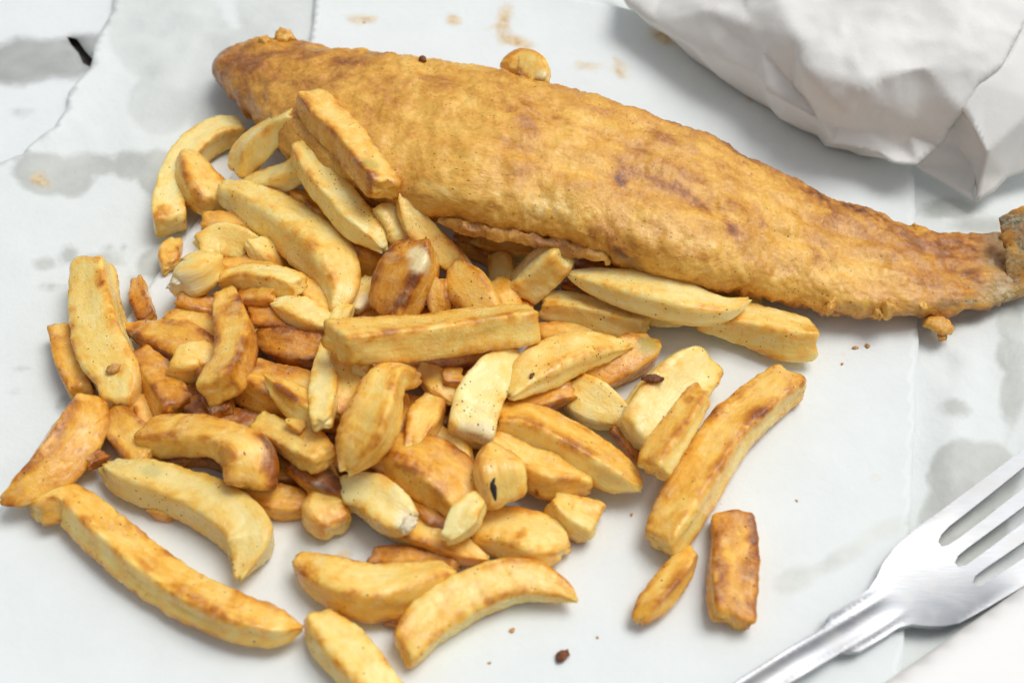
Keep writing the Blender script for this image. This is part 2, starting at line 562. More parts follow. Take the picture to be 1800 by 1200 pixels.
B = make_sheet("greasy_wrapping_sheet",
               [(222, -110), (205, -10), (178, 60), (160, 115), (122, 180), (95, 235), (40, 275), (0, 296), (-260, 400), (-420, 1400), (2200, 1400), (2060, -110)],
               0.0010, 0.0022, M_GREASY, zb,
               [(300, 60, 110, 95, 20, .4), (430, 150, 90, 110, 0, .55), (290, 170, 70, 60, -30, .45), (500, 20, 90, 60, 0, .4), (380, 210, 60, 30, 0, .5),
                (75, 300, 62, 36, 10), (125, 310, 40, 30), (170, 283, 50, 20), (225, 285, 40, 26), (275, 300, 38, 40),
                (120, 440, 17, 17), (77, 455, 17, 10), (187, 430, 9, 8), (215, 428, 8, 8), (265, 455, 26, 26), (170, 450, 40, 10), (88, 496, 18, 8),
                (110, 497, 6, 5), (215, 540, 25, 20), (235, 510, 14, 30), (25, 680, 7, 4), (108, 700, 12, 18, 30), (35, 640, 16, 5),
                (30, 885, 24, 12, -20), (285, 430, 20, 14),
                (1682, 714, 28, 15, 15), (1782, 690, 22, 60, 5), (1778, 570, 22, 45), (1700, 560, 60, 9, -12), (1640, 610, 6, 4),
                (1690, 830, 60, 62, 25), (1665, 900, 46, 70, 15), (1740, 830, 55, 60), (1640, 990, 40, 70), (1710, 930, 70, 60), (1720, 390, 60, 16),
                (1630, 430, 22, 14), (1660, 360, 50, 20), (1780, 620, 30, 30)],
               oil=[(60, 310, 16, 10), (85, 318, 5, 4), (1660, 590, 14, 3)], jag=0.0022)
tag(B, "crumpled grease-stained wrapping paper with translucent grey patches", "paper")

def zc(P, d):
    q = proj(np.column_stack([P, np.zeros(len(P))]))
    back = smooth(120, 20, q[:, 1]) * smooth(900, 1100, q[:, 0])
    return (0.0006 + 0.00035 * fbm(np.column_stack([P * 20, np.full(len(P), 2.)]), 2) + 0.0005 * np.exp(-d / 0.009)
            + 0.0018 * back * np.exp(-d / 0.012)
            + 0.0003 * np.exp(-((q[:, 0] - 1400) / 60) ** 2 - ((q[:, 1] - 1010) / 45) ** 2) * crumple(P, 50))

C = make_sheet("white_wrapping_sheet",
               [(558, -90), (552, 40), (540, 110), (500, 190), (261, 510), (130, 710), (0, 903), (-160, 1120), (-200, 1400), (1570, 1400), (1585, 1160),
                (1600, 900), (1612, 600), (1606, 320), (1590, 130), (1400, 110), (1200, 80), (1120, 32), (990, 0), (760, -60)],
               0.0026, 0.0022, M_PAPER, zc,
               [(1395, 1020, 40, 22, -20), (1470, 985, 60, 16, -28), (1560, 930, 40, 12, -20), (520, 985, 26, 40, 25), (590, 968, 34, 26), (545, 945, 30, 16)],
               oil=[(884, 40, 20, 40, 15), (900, 72, 36, 10, 20), (862, 50, 22, 9), (880, 20, 12, 18), (640, 35, 30, 10, 5), (795, 35, 18, 10, 30), (1040, 118, 26, 9), (1090, 130, 14, 7, 35),
                    (1085, 110, 22, 9, 30), (1163, 68, 22, 10, 25), (1090, 80, 10, 4), (1232, 152, 8, 4), (1318, 174, 6, 4), (605, 978, 14, 10), (1550, 838, 8, 3), (1365, 1005, 4, 4),
                    (1505, 610, 9, 4), (1525, 608, 5, 4), (1483, 622, 4, 3), (900, 1108, 5, 4), (1035, 1122, 3, 5)], jag=0.0004)
tag(C, "clean white top sheet of wrapping paper under the food", "paper")

# ------------------------------------------------------------------ swept food shapes
GROUND = 0.0036

def section(M, n, aspect):
    th = np.linspace(0, 2 * math.pi, M, endpoint=False)
    th = th + 0.13 * np.sin(4 * th)          # more points at the corners
    c, s = np.cos(th), np.sin(th)
    r = (np.abs(c) ** n + np.abs(s) ** n) ** (-1.0 / n)
    return th, r * c, r * s * aspect

def frames(C3, roll):
    T = np.gradient(C3, axis=0)
    T /= np.linalg.norm(T, axis=1)[:, None]
    N = np.cross(np.array([0, 0, 1.0]), T)
    N /= np.linalg.norm(N, axis=1)[:, None] + 1e-9
    Bn = np.cross(T, N)
    cr, sr = np.cos(roll)[:, None], np.sin(roll)[:, None]
    return T, N * cr + Bn * sr, Bn * cr - N * sr

def fit_scale(C3, N, Bn, sx, sy, w):
    """half-size so that the measured apparent width is met"""
    eps = 1e-4
    p0 = proj(C3)
    jn, jb = (proj(C3 + eps * N) - p0) / eps, (proj(C3 + eps * Bn) - p0) / eps
    t = np.gradient(p0, axis=0)
    t /= np.linalg.norm(t, axis=1)[:, None] + 1e-9
    pr = np.stack([-t[:, 1], t[:, 0]], -1)
    a, b = (jn * pr).sum(1), (jb * pr).sum(1)
    h = np.abs(a[:, None] * sx + b[:, None] * sy).max(1)
    return 0.5 * w / h

# height of what already lies on the paper
HX0, HY0, HS, HNX, HNY = -0.24, -0.20, 0.001, 480, 440
HF = np.full((HNX, HNY), GROUND)

def hf_add(V):
    i = np.clip(((V[:, 0] - HX0) / HS).astype(int), 1, HNX - 2)
    j = np.clip(((V[:, 1] - HY0) / HS).astype(int), 1, HNY - 2)
    np.maximum.at(HF, (i, j), V[:, 2])

def settle(px, asp, roll, sx, sy, arch, pen, zmax=0.085):
    """lowest pair of end heights at which the chip rests on what is below it"""
    q = catmull(px, 15)[1:-1]
    q = catmull(q, 14)
    ar = np.interp(np.linspace(0, 1, 14), np.linspace(0, 1, len(arch)), arch)
    C0 = unproj(q[:, 0], q[:, 1], np.full(14, 0.02))
    T, N, Bn = frames(C0, np.full(14, roll))
    s = fit_scale(C0, N, Bn, sx, sy, q[:, 2])
    low = (N[:, 2][:, None] * sx + Bn[:, 2][:, None] * sy)          # z of the section, unit size
    us = np.array([-0.45, -0.22, 0, 0.22, 0.45])
    vert = low.min(1) * s                                            # how far below the axis the underside is
    zs = np.arange(GROUND + 0.0005, zmax, 0.0006)
    best, bz = 1e9, (0.05, 0.05)
    t = np.linspace(0, 1, 14)
    Nh = N.copy(); Nh[:, 2] = 0
    for za in zs:
        zz = za + (zs[:, None] - za) * t[None, :] + ar[None, :]      # (nb, 14)
        C3 = unproj(np.broadcast_to(q[:, 0], zz.shape), np.broadcast_to(q[:, 1], zz.shape), zz)
        ok = np.ones(len(zs), bool)
        for u in us:
            X = C3 + (u * s)[None, :, None] * Nh[None]
            und = zz + vert[None, :] * math.sqrt(1 - 0.55 * u * u)
            i = np.clip(((X[..., 0] - HX0) / HS).astype(int), 0, HNX - 1)
            j = np.clip(((X[..., 1] - HY0) / HS).astype(int), 0, HNY - 1)
            H = HF[i, j]
            p = np.where(H <= GROUND + 1e-6, 0.0005, pen)
            ok &= (und >= H - p).all(1)
        cost = zz.mean(1) + 0.25 * np.abs(zs - za)
        cost = np.where(ok, cost, 1e9)
        k = int(cost.argmin())
        if cost[k] < best:
            best, bz = cost[k], (za, zs[k])
    return bz

chips = []
def chip(label, pts, tone=0.3, asp=0.8, roll=0.0, twist=0.0, n=9.0, arch=(0, 0), sl=(0, 0), spots=(), flesh=(), green=0.0,
         pen=0.0028, group=None, zfix=None, pepper=.28, slit=None, conc=0.08, jag=1.0, rough=1.0):
    seed = len(chips) * 3.71 + 11
    r = random.Random(len(chips) * 13 + 5)
    roll = math.radians(roll)
    if tuple(sl) == (0, 0):
        sl = (r.uniform(-.35, .35), r.uniform(-.35, .35))
    pts = np.array(pts, float)
    pts[:, 2] *= 1.01
    if not twist:
        twist = r.uniform(-22, 22)
    M = 44
    th, sx, sy = section(M, n, asp)
    arch = np.array(arch, float) * 0.01
    za, zb_ = zfix or settle(pts, asp, roll, sx, sy, arch, pen)
    plen = np.linalg.norm(np.diff(pts[:, :2], axis=0), axis=1).sum()
    NS = int(np.clip(plen / 5.0, 22, 100))
    q = catmull(pts, NS)
    t = np.linspace(0, 1, NS)
    z = za + (zb_ - za) * t + np.interp(t, np.linspace(0, 1, len(arch)), arch)
    C3 = unproj(q[:, 0], q[:, 1], z)
    T, N, Bn = frames(C3, roll + math.radians(twist) * (t - 0.5))
    S = fit_scale(C3, N, Bn, sx, sy, q[:, 2])
    seg = np.linalg.norm(np.diff(C3, axis=0), axis=1)
    L = np.concatenate([[0], np.cumsum(seg)])
    # rounded ends
    re = np.minimum(0.0020, 0.25 * L[-1])
    de = np.minimum(L, L[-1] - L)
    prof = 0.90 + 0.10 * np.sqrt(np.clip(1 - (1 - np.clip(de / re, 0, 1)) ** 2, 0, 1))
    # section irregularity along the chip
    TH, LL = np.meshgrid(th, L)
    cs = np.stack([np.cos(TH) * 1.3 + seed, np.sin(TH) * 1.3, LL * 75 + seed], -1)
    mod = 1.03 + 0.045 * perlin(cs) + 0.02 * perlin(cs * np.array([2.2, 2.2, 2.4]) + 7)
    mod *= 1 - conc * np.cos(2 * TH) ** 4 * (0.6 + 0.8 * perlin(np.stack([LL * 60, np.round(TH / (math.pi / 2)) * 5.1, TH * 0 + seed], -1)))
    for _ in range(3):                            # faces collapse into shallow furrows as the chip dries
        g0 = r.choice([0, .5, 1, 1.5]) * math.pi + r.uniform(-.35, .35)
        gl = g0 + 0.5 * perlin(np.column_stack([L * 40, L * 0 + g0 * 7, L * 0 + seed]))
        dth = (TH - gl[:, None] + math.pi) % (2 * math.pi) - math.pi
        mod = mod * (1 - r.uniform(.02, .08) * np.exp(-(dth / r.uniform(.10, .2)) ** 2) * smooth(-.25, .3, perlin(np.column_stack([L * 90, L * 0 + g0 * 3, L * 0 + seed])))[:, None])
    u, v = sx[None] * mod * (S * prof)[:, None], sy[None] * mod * (S * prof)[:, None]
    # slanted, ragged ends
    sh = (sl[0] * (1 - t) ** 2 * -1 + sl[1] * t ** 2)[:, None] * u
    endw = np.exp(-de / 0.004)[:, None] * np.sign(t - 0.5)[:, None]
    sh = sh + endw * 0.0012 * jag * perlin(np.stack([np.cos(TH) * 1.3, np.sin(TH) * 1.3, TH * 0 + seed + 3 * (LL > L[-1] / 2)], -1))
    wig = 0.0008 * np.column_stack([perlin(np.column_stack([L * 55, L * 0 + seed, L * 0])), perlin(np.column_stack([L * 55, L * 0 + seed, L * 0 + 9]))])
    V = C3[:, None] + (u + wig[:, :1])[..., None] * N[:, None] + (v + wig[:, 1:])[..., None] * Bn[:, None] + sh[..., None] * T[:, None]
    # wrinkles
    P = np.stack([LL, u, v], -1) + seed
    nd = u[..., None] * N[:, None] + v[..., None] * Bn[:, None]
    nd /= np.linalg.norm(nd, axis=-1, keepdims=True) + 1e-9
    edge = np.abs(np.sin(2 * TH)) ** 6
    w1 = fbm(P * np.array([220, 330, 330]), 3, 0.55)
    w2 = perlin(P * np.array([620, 260, 260]) + 3)
    V = V + ((0.00017 * w1 + 0.00009 * w2 * (1 + 2.0 * edge)) * rough)[..., None] * nd
    rest = np.stack([LL, u, v], -1) + np.array([seed * 0.37, seed * 0.11, seed * 0.23])
    verts = [V.reshape(-1, 3)]
    rests = [rest.reshape(-1, 3)]
    endp = np.exp(-de / 0.0022)
    eg = [np.maximum(edge, 0.75 * endp[:, None] * np.ones_like(edge)).ravel()]
    faces = [(i * M + j, i * M + (j + 1) % M, (i + 1) * M + (j + 1) % M, (i + 1) * M + j) for i in range(NS - 1) for j in range(M)]
    base = NS * M
    for side, ring in ((-1, 0), (1, NS - 1)):
        R0 = V[ring]
        cen = R0.mean(0)
        prev = list(range(ring * M, ring * M + M))
        for f, dep in ((0.72, 0.25), (0.4, 0.3)):
            ringv = cen + (R0 - cen) * f + side * T[ring] * (S[ring] * 0.10 * dep)
            ringv = ringv + (0.0007 * perlin(ringv * 380 + seed))[:, None] * T[ring]
            verts.append(ringv)
            rests.append(rest[ring] * 1.0 + (rest[ring].mean(0) - rest[ring]) * (1 - f) + np.array([0.002 * side, 0, 0]))
            eg.append(np.full(M, 0.2 * f))
            new = list(range(base, base + M))
            for j in range(M):
                a, b, c, d = prev[j], prev[(j + 1) % M], new[(j + 1) % M], new[j]
                faces.append((a, b, c, d) if side > 0 else (d, c, b, a))
            prev = new
            base += M
        verts.append(verts[-1].mean(0)[None])
        rests.append(rests[-1].mean(0)[None])
        eg.append(np.zeros(1))
        for j in range(M):
            f3 = (prev[j], prev[(j + 1) % M], base)
            faces.append(f3 if side > 0 else f3[::-1])
        base += 1
    V = np.vstack(verts)
    look = np.zeros((len(V), 3))
    cream = np.zeros(len(V))
    fr = np.array([r.uniform(-.10, .09) for _ in range(4)])
    ff = (TH + math.pi / 4) % (2 * math.pi) / (math.pi / 2)
    wgt = np.stack([np.clip(1 - np.abs((ff - 0.5 - k + 2) % 4 - 2), 0, 1) for k in range(4)], -1)
    wgt = smooth(0.35, 0.65, wgt)
    face = (wgt * fr).sum(-1) / (wgt.sum(-1) + 1e-6)
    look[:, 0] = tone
    look[:NS * M, 0] += face.ravel()
    look[:, 1] = green
    scr = proj(V)
    depth = (V - CAM) @ FW
    def hit(px, py):
        d2 = np.hypot(scr[:, 0] - px, scr[:, 1] - py)
        near = d2 < max(10, d2.min() * 1.5)
        return int(np.where(near, depth, 9).argmin())
    for (px, py, rp, val, *ax) in list(spots) + [(a, b, c_ * 1.25, 2) for a, b, c_ in flesh]:
        k = hit(px, py)
        dv = V - V[k]
        if ax:                                    # elongated mark, direction in the photo
            a = math.radians(ax[0]); e = ax[1]
            ddx, ddy = scr[:, 0] - scr[k, 0], scr[:, 1] - scr[k, 1]
            uu, vv = ddx * math.cos(a) + ddy * math.sin(a), -ddx * math.sin(a) + ddy * math.cos(a)
            rr = np.sqrt((uu / e) ** 2 + vv ** 2) * 0.00016
            rr = np.where(np.abs(depth - depth[k]) < 0.012, rr, 9)
        else:
            rr = np.linalg.norm(dv, axis=1)
        rr = rr * (1 + 0.35 * perlin(V * 300 + seed))
        if val >= 2:
            cream = np.maximum(cream, smooth(rp * 0.00016 * 1.25, rp * 0.00016 * 0.75, rr))
        elif val < 0:
            look[:, 1] += smooth(rp * 0.00016 * 1.3, rp * 0.00016 * 0.6, rr) * -val
        else:
            look[:, 2] += smooth(rp * 0.00016 * 1.3, rp * 0.00016 * 0.6, rr) * val
    o = link_mesh("chip", V, faces, M_CHIP, attrs={"rest": ('FLOAT_VECTOR', np.vstack(rests)), "look": ('FLOAT_VECTOR', look), "cream": ('FLOAT', cream), "pepper": ('FLOAT', np.full(len(V), pepper)), "edge": ('FLOAT', np.concatenate(eg))})
    core = V[:NS * M].reshape(NS, M, 3)[1:-1]
    cc = C3[1:-1][:, None]
    for f in (0.84, 0.55, 0.25):
        sh_ = core.copy()
        sh_[..., :2] = cc[..., :2] + (core - cc)[..., :2] * f
        hf_add(sh_[:, :, :].reshape(-1, 3))
    org = V.mean(0); org[2] = V[:, 2].min()
    recenter(o, org)
    tag(o, label, "chip", group or "chips heaped on the paper")
    for (px, py, rp) in flesh:
        k = hit(px, py)
        f = blob("potato_flesh", V[k] - (V[k] - C3[np.linalg.norm(C3 - V[k], axis=1).argmin()]) * 0.06, rp * 0.00016, (1, .8, 0.32), seed, M_FLESH, 0.35)
        f.parent = o
        f.matrix_parent_inverse = o.matrix_basis.inverted()
    if slit:                                      # a thin black lens laid along the slit
        sp = catmull([(a, b) for a, b in slit], 24)
        c0 = np.array([V[hit(a, b)] for a, b in sp])
        c0 = np.stack([np.convolve(np.pad(c0[:, i], 3, mode='edge'), np.ones(7) / 7, 'valid') for i in range(3)], -1)
        Ts, Ns, Bs = frames(c0, np.zeros(24))
        ph = np.linspace(0, 2 * math.pi, 10, endpoint=False)
        rr = 0.0008 * np.sin(np.linspace(0.1, math.pi - 0.1, 24)) ** 0.8 * (1 + 0.3 * perlin(c0 * 900))
        sv = c0[:, None] + (rr[:, None] * np.cos(ph))[..., None] * Ns[:, None] + (0.5 * rr[:, None] * np.sin(ph))[..., None] * Bs[:, None]
        sf = [(i * 10 + j, i * 10 + (j + 1) % 10, (i + 1) * 10 + (j + 1) % 10, (i + 1) * 10 + j) for i in range(23) for j in range(10)]
        so = link_mesh("dark_slit", sv.reshape(-1, 3), sf + [tuple(range(9, -1, -1)), tuple(230 + j for j in range(10))], M_SLIT)
        so.parent = o
        so.matrix_parent_inverse = o.matrix_basis.inverted()
    chips.append(o)
    return o

def blob(name, centre, r, sc, seed, mat, rough=0.3, sub=3):
    bm = bmesh.new()
    bmesh.ops.create_icosphere(bm, subdivisions=sub, radius=1.0)
    P = np.array([v.co[:] for v in bm.verts])
    d = 1 + rough * fbm(P * 1.4 + seed * 1.7, 3, 0.6)
    P2 = P * d[:, None] * np.array(sc) * r
    a = seed * 2.1
    R = np.array([[math.cos(a), -math.sin(a), 0], [math.sin(a), math.cos(a), 0], [0, 0, 1]])
    P2 = P2 @ R.T
    for v, p in zip(bm.verts, P2):
        v.co = p
    me = bpy.data.meshes.new(name)
    bm.to_mesh(me)
    bm.free()
    n = len(me.vertices)
    for k, arr in (("brown", np.full(n, 0.4)), ("grey", np.zeros(n))):
        a = me.attributes.new(k, 'FLOAT', 'POINT')
        a.data.foreach_set('value', arr.astype(np.float32))
    a = me.attributes.new("rest", 'FLOAT_VECTOR', 'POINT')
    a.data.foreach_set('vector', (P2 + seed).astype(np.float32).ravel())
    me.polygons.foreach_set('use_smooth', [True] * len(me.polygons))
    me.materials.append(mat)
    o = bpy.data.objects.new(name, me)
    COL.objects.link(o)
    o.location = Vector(centre)
    return o

# ------------------------------------------------------------------ chips tucked under the fish
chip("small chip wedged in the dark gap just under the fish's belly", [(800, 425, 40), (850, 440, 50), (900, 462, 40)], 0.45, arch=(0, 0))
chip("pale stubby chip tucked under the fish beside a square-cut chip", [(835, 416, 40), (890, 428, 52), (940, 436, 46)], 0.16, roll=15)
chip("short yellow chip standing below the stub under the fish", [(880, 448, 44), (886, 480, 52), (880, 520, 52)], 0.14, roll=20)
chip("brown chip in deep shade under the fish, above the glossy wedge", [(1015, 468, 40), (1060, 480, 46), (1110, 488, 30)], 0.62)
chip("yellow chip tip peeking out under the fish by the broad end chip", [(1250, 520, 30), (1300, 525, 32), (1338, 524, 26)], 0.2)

# ------------------------------------------------------------------ the fish
def build_fish():
    root = bpy.data.objects.new("battered_fish", None)
    COL.objects.link(root)
    top = [(383, 112), (398, 86), (450, 68), (510, 64), (580, 72), (660, 80), (740, 91), (830, 110), (910, 130), (990, 146), (1060, 168), (1140, 196), (1220, 225), (1290, 252), (1350, 283),
           (1410, 318), (1460, 346), (1520, 362), (1590, 383), (1660, 397), (1720, 402), (1765, 398), (1800, 398)]
    bot = [(385, 122), (392, 140), (412, 166), (455, 205), (515, 262), (580, 318), (650, 352), (735, 382), (820, 402), (905, 414), (985, 428), (1060, 452), (1140, 484), (1215, 503), (1280, 512),
           (1340, 522), (1395, 534), (1450, 546), (1530, 556), (1600, 552), (1665, 545), (1725, 536), (1775, 510)]
    tp, bt = np.array(top, float), np.array(bot, float)
    mid = (tp + bt) / 2
    # widths across the local direction
    tg = np.gradient(mid, axis=0)
    tg /= np.linalg.norm(tg, axis=1)[:, None]
    pr = np.stack([-tg[:, 1], tg[:, 0]], -1)
    w = np.abs(((tp - bt) * pr).sum(1))
    w[0] = 14
    asp = np.interp(np.arange(len(w)), [0, 2, 6, 12, 16, 19, 22], [0.80, 0.62, 0.45, 0.41, 0.37, 0.30, 0.22])
    lift = np.interp(np.arange(len(w)), [0, 3, 6, 8, 10, 13, 16, 22], [0.002, 0.003, 0.008, 0.013, 0.012, 0.006, 0.001, 0.0])
    NS, M = 430, 150
    q = catmull(np.column_stack([mid, w, asp, lift]), NS)
    asp, lift = q[:, 3], q[:, 4]
    th = np.linspace(0, 2 * math.pi, M, endpoint=False)
    c, s = np.cos(th), np.sin(th)
    r = (np.abs(c) ** 2.5 + np.abs(s) ** 2.5) ** (-1 / 2.5)
    sx, sy = r * c, r * s
    z = np.full(NS, 0.015)
    for _ in range(4):
        C3 = unproj(q[:, 0], q[:, 1], z)
        T, N, Bn = frames(C3, np.zeros(NS))
        eps = 1e-4
        p0 = proj(C3)
        jn, jb = (proj(C3 + eps * N) - p0) / eps, (proj(C3 + eps * Bn) - p0) / eps
        t2 = np.gradient(p0, axis=0)
        t2 /= np.linalg.norm(t2, axis=1)[:, None]
        prp = np.stack([-t2[:, 1], t2[:, 0]], -1)
        a, b = (jn * prp).sum(1), (jb * prp).sum(1)
        h = np.abs(a[:, None] * sx + b[:, None] * sy * asp[:, None]).max(1)
        S = 0.5 * q[:, 2] / h
        z = GROUND + 0.0004 + lift + S * asp
        z = np.convolve(np.pad(z, 8, mode='edge'), np.ones(17) / 17, 'valid')
    L = np.concatenate([[0], np.cumsum(np.linalg.norm(np.diff(C3, axis=0), axis=1))])
    TH, LL = np.meshgrid(th, L)
    tt = LL / L[-1]
    u, v = sx[None] * S[:, None], sy[None] * (S * asp)[:, None]
    V = C3[:, None] + u[..., None] * N[:, None] + v[..., None] * Bn[:, None]
    nd = u[..., None] * N[:, None] / 1.0 + (v / np.maximum(asp, 0.3)[:, None] ** 1.2)[..., None] * Bn[:, None]
    nd /= np.linalg.norm(nd, axis=-1, keepdims=True) + 1e-9
    P = V.copy()
    near = np.exp(-((TH - math.radians(-150)) % (2 * math.pi) - 0) ** 2) if False else None
    # angle: N points to the far/left side or the near side depending on direction of travel
    farness = (N[:, 1])[:, None] * np.cos(TH)                       # +1 on the far side
    under = np.clip(-np.sin(TH), 0, 1)
    taper = smooth(0.0, 0.05, tt)
    d = 0.0011 * fbm(P * 62 + 3, 2) + 0.0007 * fbm(P * 190 + 8, 3, 0.55) + 0.00018 * fbm(P * 700 + 1, 2, 0.6)
    # shallow furrows running along the fillet
    uu = u / (S[:, None] + 1e-9)
    for c0, amp, wd in ((-0.35, 0.0005, 0.10), (0.15, 0.0005, 0.09)):
        line = c0 + 0.16 * perlin(np.stack([LL * 30, LL * 0 + c0 * 9, LL * 0], -1)) + 0.25 * (tt - 0.5)
        d -= amp * np.exp(-((uu - line) / wd) ** 2) * (np.sin(TH) > 0) * smooth(0.12, 0.3, tt)
    # ragged crust along both lower edges
    rim = np.exp(-((np.sin(TH) + 0.35) / 0.28) ** 2)
    frill = perlin(np.stack([LL * 240, TH * 1.5, LL * 0 + 4], -1)) + 0.7 * perlin(np.stack([LL * 560, TH * 3, LL * 0 + 8], -1))
    d += rim * (0.0010 * frill + 0.0013 * smooth(0.15, 0.6, perlin(np.stack([LL * 120, TH * .5, LL * 0], -1)) * 1.3) * smooth(0.6, 0.75, tt))
    # far rim: scalloped
    frim = np.exp(-((np.sin(TH) - 0.25) / 0.3) ** 2) * np.clip(farness, 0, 1)
    d += frim * 0.0008 * perlin(np.stack([LL * 160, LL * 0, LL * 0 + 6], -1))
    # hollow where the belly lip turns under
    V = V + (d * (0.25 + 0.75 * taper))[..., None] * nd
    V[..., 2] = np.maximum(V[..., 2], GROUND - 0.0002)
    scr = proj(V.reshape(-1, 3)).reshape(NS, M, 2)
    brown = 0.455 - 0.05 * smooth(0.3, 0.6, tt)
    brown += 0.26 * np.clip(farness, 0, 1) ** 2 * np.exp(-((np.sin(TH) - 0.30) / 0.35) ** 2) * (0.5 + 0.8 * smooth(-.2, .5, perlin(P * 60 + 2)))
    brown += 0.16 * smooth(0.80, 0.95, tt) + 0.22 * smooth(0.07, 0.0, tt) + 0.10 * smooth(0.20, 0.05, tt)
    brown += 0.20 * np.exp(-((np.sin(TH) + 0.30) / 0.22) ** 2)
    def mark(x, y, rx, ry, a, val):
        a = math.radians(a)
        dx, dy = scr[..., 0] - x, scr[..., 1] - y
        k = ((dx * math.cos(a) + dy * math.sin(a)) / rx) ** 2 + ((-dx * math.sin(a) + dy * math.cos(a)) / ry) ** 2
        up = np.sin(TH) > -0.6
        return 0.75 * val * np.exp(-k * (1 + 0.9 * perlin(P * 150))) * (0.6 + 0.8 * smooth(-.3, .4, perlin(P * 420))) * up
    # scorch marks and paler crust patches, each with a place of its own on the crust
    for m in [(1090, 315, 11, 13, 0, .42), (1270, 345, 75, 9, 32, .30), (1240, 370, 70, 9, 40, .30), (1290, 410, 60, 10, 60, .28), (1180, 330, 80, 7, 25, .25),
              (1235, 452, 32, 9, 15, .30), (1440, 345, 46, 14, 30, .42), (1500, 362, 40, 10, 15, .35), (1570, 400, 60, 18, 15, .2), (1640, 430, 60, 22, 20, .2), (1660, 390, 60, 8, 8, .35),
              (1710, 430, 30, 20, 0, .30), (1705, 485, 22, 10, 20, .4), (800, 385, 26, 12, 10, .40), (1045, 415, 8, 12, 0, .3), (1090, 445, 30, 8, 20, .45),
              (900, 190, 90, 12, 20, .20), (1000, 215, 70, 10, 22, .22), (620, 110, 80, 10, 8, .18), (510, 130, 60, 8, -20, .2), (430, 105, 30, 30, 0, .18), (1190, 255, 50, 6, 25, .25), (960, 300, 90, 7, 18, .2),
              (870, 350, 120, 30, 8, -.20), (1350, 470, 120, 30, 12, -.14), (1180, 420, 120, 30, 20, -.14), (780, 160, 90, 22, 12, -.08), (700, 260, 60, 60, 30, -.06), (1540, 470, 70, 30, 10, -.12), (960, 340, 100, 40, 15, -.08),
              (1020, 215, 25, 14, 10, -.15), (1195, 262, 20, 8, 20, -.35), (1130, 235, 30, 10, 25, -.18)]:
        brown += mark(*m)
    grey = smooth(1690, 1810, scr[..., 0] + 50 * perlin(P * 140)) * 0.8 + mark(1700, 530, 36, 6, -6, .9) + mark(1090, 455, 40, 8, 25, .55) + mark(1600, 545, 20, 8, 0, .35)
    grey = np.clip(grey, 0, 1)
    rest = np.stack([LL, u, v], -1)
    verts = [V.reshape(-1, 3)]
    faces = [(i * M + j, i * M + (j + 1) % M, (i + 1) * M + (j + 1) % M, (i + 1) * M + j) for i in range(NS - 1) for j in range(M)]
    for ring in (0, NS - 1):
        verts.append(V[ring].mean(0)[None])
    b0 = NS * M
    for j in range(M):
        faces.append(((j + 1) % M, j, b0))
        faces.append(((NS - 1) * M + j, (NS - 1) * M + (j + 1) % M, b0 + 1))
    VV = np.vstack(verts)
    pad = lambda x, d: np.concatenate([x.reshape(-1, *x.shape[2:]), np.zeros((2, *x.shape[2:])) + d])
    body = link_mesh("batter_body", VV, faces, M_BATTER, attrs={"rest": ('FLOAT_VECTOR', pad(rest, 0)), "brown": ('FLOAT', pad(brown, .4)), "grey": ('FLOAT', pad(grey, 0))})
    hf_add(VV)
    org = VV.mean(0); org[2] = VV[:, 2].min()
    root.location = Vector(org)
    inv = Matrix.Translation(-Vector(org))
    def child(o):
        o.parent = root
        o.matrix_parent_inverse = inv
    child(body)
    # surface lookup
    depth = (VV - CAM) @ FW
    sc2 = proj(VV)
    def surf(px, py):
        d2 = np.hypot(sc2[:, 0] - px, sc2[:, 1] - py)
        near = d2 < max(9, d2.min() * 1.3)
        return VV[int(np.where(near, depth, 9).argmin())]
    # lips, scraps and scabs of batter hanging on the crust
    for (px, py, r, sc, sd_) in [(505, 57, 20, (1, .8, .8), 1), (466, 64, 11, (1, 1, 1), 2), (1465, 545, 16, (1.0, .6, .9), 3), (1560, 553, 18, (.7, .6, 1.1), 4),
                                 (1628, 543, 9, (1.3, .7, .5), 5), (1770, 398, 14, (1, 1, 1), 6), (1612, 382, 7, (1, 1, 1), 7), (1540, 558, 11, (1, .7, .8), 8)]:
        p = surf(px, py)
        o = blob("batter_scrap", p, r * 0.00016, sc, sd_ + 0.4, M_BATTER, 0.5)
        child(o)
    # pink-brown greasy lip under the belly
    lp = catmull([(765, 392, 18, .0), (800, 400, 28, 0), (860, 412, 24, 0), (930, 424, 22, 0), (985, 438, 30, 0), (1040, 452, 26, 0), (1075, 468, 14, 0)], 90)
    C3 = np.array([surf(a, b - 4) for a, b in lp[:, :2]])
    k = np.ones(11) / 11
    C3 = np.stack([np.convolve(np.pad(C3[:, i], 5, mode='edge'), k, 'valid') for i in range(3)], -1)
    C3 += np.array([0, -0.0006, -0.0008])
    T, N, Bn = frames(C3, np.zeros(90))
    th2 = np.linspace(0, 2 * math.pi, 24, endpoint=False)
    rad = lp[:, 2] * 0.5 * 0.00016 * np.sin(np.linspace(0.15, math.pi - 0.15, 90)) ** 0.4
    LV = C3[:, None] + (rad[:, None] * np.cos(th2))[..., None] * N[:, None] + (rad[:, None] * np.sin(th2))[..., None] * Bn[:, None]
    LV += 0.0011 * np.stack([fbm(LV * 260 + k2, 3) for k2 in (1, 5, 9)], -1)
    f2 = [(i * 24 + j, i * 24 + (j + 1) % 24, (i + 1) * 24 + (j + 1) % 24, (i + 1) * 24 + j) for i in range(89) for j in range(24)]
    f2 += [tuple(range(23, -1, -1)), tuple(89 * 24 + j for j in range(24))]
    n2 = 90 * 24
